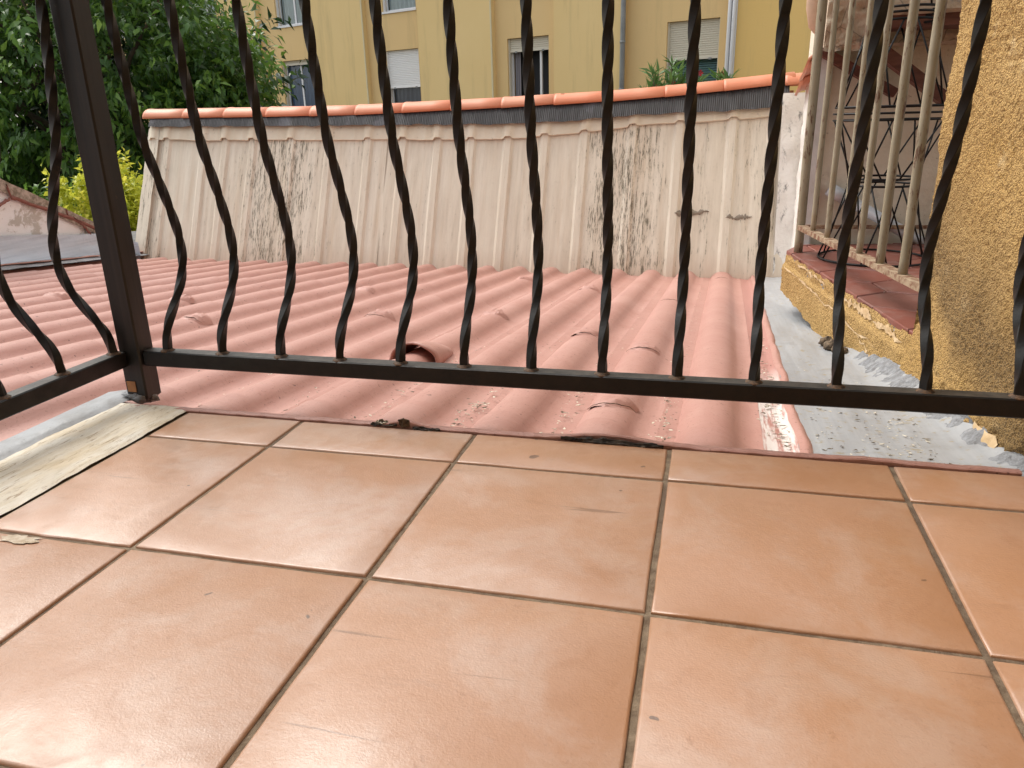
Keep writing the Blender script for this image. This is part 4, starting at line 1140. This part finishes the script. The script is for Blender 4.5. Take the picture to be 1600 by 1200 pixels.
def window(x0, x1, z0, z1, y, shut=0.0, shut_mat='shutter', inner='curtain_white', blind=False, open_=False, half=None):
    w = MB(); fw = .055
    w.box((x0, y+.16, z0+ZB), (x0+fw, y+.21, z1+ZB)); w.box((x1-fw, y+.16, z0+ZB), (x1, y+.21, z1+ZB))
    w.box((x0+fw, y+.16, z0+ZB), (x1-fw, y+.21, z0+fw+ZB)); w.box((x0+fw, y+.16, z1-fw+ZB), (x1-fw, y+.21, z1+ZB))
    if not open_: w.box(((x0+x1)/2-.03, y+.165, z0+fw+ZB), ((x0+x1)/2+.03, y+.205, z1-fw+ZB)) if (x1-x0) > 1.2 else None
    wo_ = w.build('window', 'frame', bld)
    fpart(MB().box((x0-.02, y-.03, z0-.045), (x1+.02, y+.16, z0+.002)), 'sill', 'frame', wo_)
    fpart(MB().box((x0, y+.42, z0), (x1, y+.44, z1)), 'room', 'dark_room', wo_)
    if not open_:
        fpart(MB().add([(x0+fw, y+.186, z0+fw), (x1-fw, y+.186, z0+fw), (x1-fw, y+.186, z1-fw), (x0+fw, y+.186, z1-fw)], [(0, 1, 2, 3)]), 'pane', 'pane', wo_)
    if inner and not blind: 
        if open_:
            curtain(wo_, x0+fw, x0+.22, z0, z1, y+.25, inner, 3)
            fpart(MB().box((x1-.33, y+.14, z0+.02), (x1-.28, y+.19, z1-.2)), 'sash', 'frame', wo_)
        else: curtain(wo_, x0+fw, x1-fw, z0+.03, z1-.03, y+.245, inner, 7)
    if blind:
        for i in range(int((z1-z0-.1)/.045)):
            zz = z0+.05+.045*i; m = MB(); m.add([(x0+fw, y+.27, zz), (x1-fw, y+.27, zz), (x1-fw, y+.295, zz+.034), (x0+fw, y+.295, zz+.034)], [(0, 1, 2, 3)])
            fpart(m, 'blind_slat', 'curtain_teal', wo_)
    if shut > 0:
        m = MB(); zb = z1-shut; n = int(shut/.042); rows = []
        for i in range(n):
            za = z1 - (i+1)*shut/n; zc = z1 - i*shut/n; h = zc-za
            rows += [[(x0+.03, y+.10, za+.1*h), (x1-.03, y+.10, za+.1*h)], [(x0+.03, y+.088, za+.3*h), (x1-.03, y+.088, za+.3*h)], [(x0+.03, y+.088, za+.8*h), (x1-.03, y+.088, za+.8*h)], [(x0+.03, y+.10, za+.95*h), (x1-.03, y+.10, za+.95*h)]]
        rows.sort(key=lambda r_: r_[0][2]); m.loft(rows, closed=False); sh_ = fpart(m, 'shutter', shut_mat, wo_)
        fpart(MB().box((x0+.03, y+.08, zb-.03), (x1-.03, y+.11, zb+.012)), 'bottom_bar', shut_mat, wo_)
        for xx in (x0+.2, x1-.2): fpart(MB().box((xx-.03, y+.07, zb-.05), (xx+.03, y+.082, zb-.01)), 'stop', 'zinc', wo_)
    for xx in ((x0, x0+.03), (x1-.03, x1)):
        fpart(MB().box((xx[0], y+.05, z0+.002), (xx[1], y+.12, z1)), 'guide', shut_mat, wo_)
REC = .14
W1 = (-8.6, -7.3); W2 = (-4.43, -3.27); W3 = (-.49, .668); W4 = (3.58, 4.72); W0 = (-12.6, -11.35)
lowers = {'W0': (.6, 2.55), 'W1': (.62, 2.36), 'W2': (.55, 2.37), 'W3': (.55, 2.38), 'W4': (.75, 2.40)}
bays = [(-12.9, -11.0, W0, lowers['W0']), (-9.32, -6.95, W1, lowers['W1']), (-5.03, -3.13, W2, lowers['W2']), (-.84, .89, W3, lowers['W3']), (2.62, 5.05, W4, lowers['W4'])]
for bi, (a, b, W_, lo_) in enumerate(bays):
    up0 = 3.30 if bi not in (1,) else 3.29
    up = (up0, up0+1.75)
    dn = (-2.2, -.4)
    wall_with_holes(a, b, REC, [(W_[0], W_[1], lo_[0], lo_[1]), (W_[0], W_[1], up[0], up[1]), (W_[0], W_[1], up[0]+2.75, up[1]+2.75), (W_[0], W_[1], *dn)], 'facade_bay_shade')
    window(*W_, *dn, REC, inner='curtain_white'); window(*W_, up[0]+2.75, up[1]+2.75, REC, inner='curtain_white')
    window(*W_, *up, REC, inner='curtain_white', shut=.2)
    if bi == 0: window(*W_, *lo_, REC, inner='curtain_blue', shut=.1)
    if bi == 1: window(*W_, *lo_, REC, inner='curtain_blue', shut=.10, shut_mat='shutter_cream')
    if bi == 2: window(*W_, *lo_, REC, inner='curtain_grey', shut=.90)
    if bi == 3: window(*W_, *lo_, REC, inner='curtain_grey', shut=.27, shut_mat='shutter_cream', open_=True)
    if bi == 4: window(*W_, *lo_, REC, blind=True, shut=.72, shut_mat='shutter_cream')
m = MB(); m.tube([(2.66, -.07, -3.6), (2.66, -.07, TOP)], .055, 12); dp = fpart(m, 'downpipe', 'zinc', smooth=True)
for z in (-.9, .1, 1.1, 2.05, 3.05, 4.0):
    m = MB(); m.tube([(2.66, -.07, z), (2.66, -.07, z+.05)], .064, 12); fpart(m, 'pipe_joint', 'zinc', dp, smooth=True)
for x in (4.985, 5.075):
    m = MB(); m.tube([(x, -.09, -3.6), (x, -.09, TOP)], .036, 12); fpart(m, 'white_pipe', 'frame', smooth=True)
fpart(MB().box((4.935, -.055, -3.6), (5.125, -.035, TOP)), 'pipe_backing', 'frame')
fpart(MB().box((-24, .6, -3.6), (14, 10, TOP)), 'building_core', 'facade')
fpart(MB().box((-24.3, -.3, TOP), (14.3, 10, TOP+.25)), 'roof', 'concrete')

# ------------------------------------------------------------------ own house, unseen behind the camera; it shades bars and floor
own = thing('own_house', 'unseen ochre rendered house to which the balcony belongs, with slab and side wall added for shade', 'house', (0, -2.0, -3.6))
def opart(mb, name, mat):
    o = mb.build(name, mat, own); o.matrix_parent_inverse = Matrix.Translation(-Vector(own.location)); return o
opart(MB().box((-1.6, -2.2, -3.6), (4.5, -1.95, 2.35)), 'wall', 'house')
opart(MB().box((-1.6, -2.2, 2.35), (4.5, -.25, 2.55)), 'added_shade_slab', 'house')  # unseen overhead slab, added to block the sky and shade the floor
opart(MB().box((.95, -1.95, -3.6), (1.15, .10, 2.35)), 'side_wall', 'house')  # unseen wall, added to darken the right side of the floor
opart(MB().box((-1.06, -1.95, -3.6), (.94, .10, -.165)), 'lower_wall', 'house')
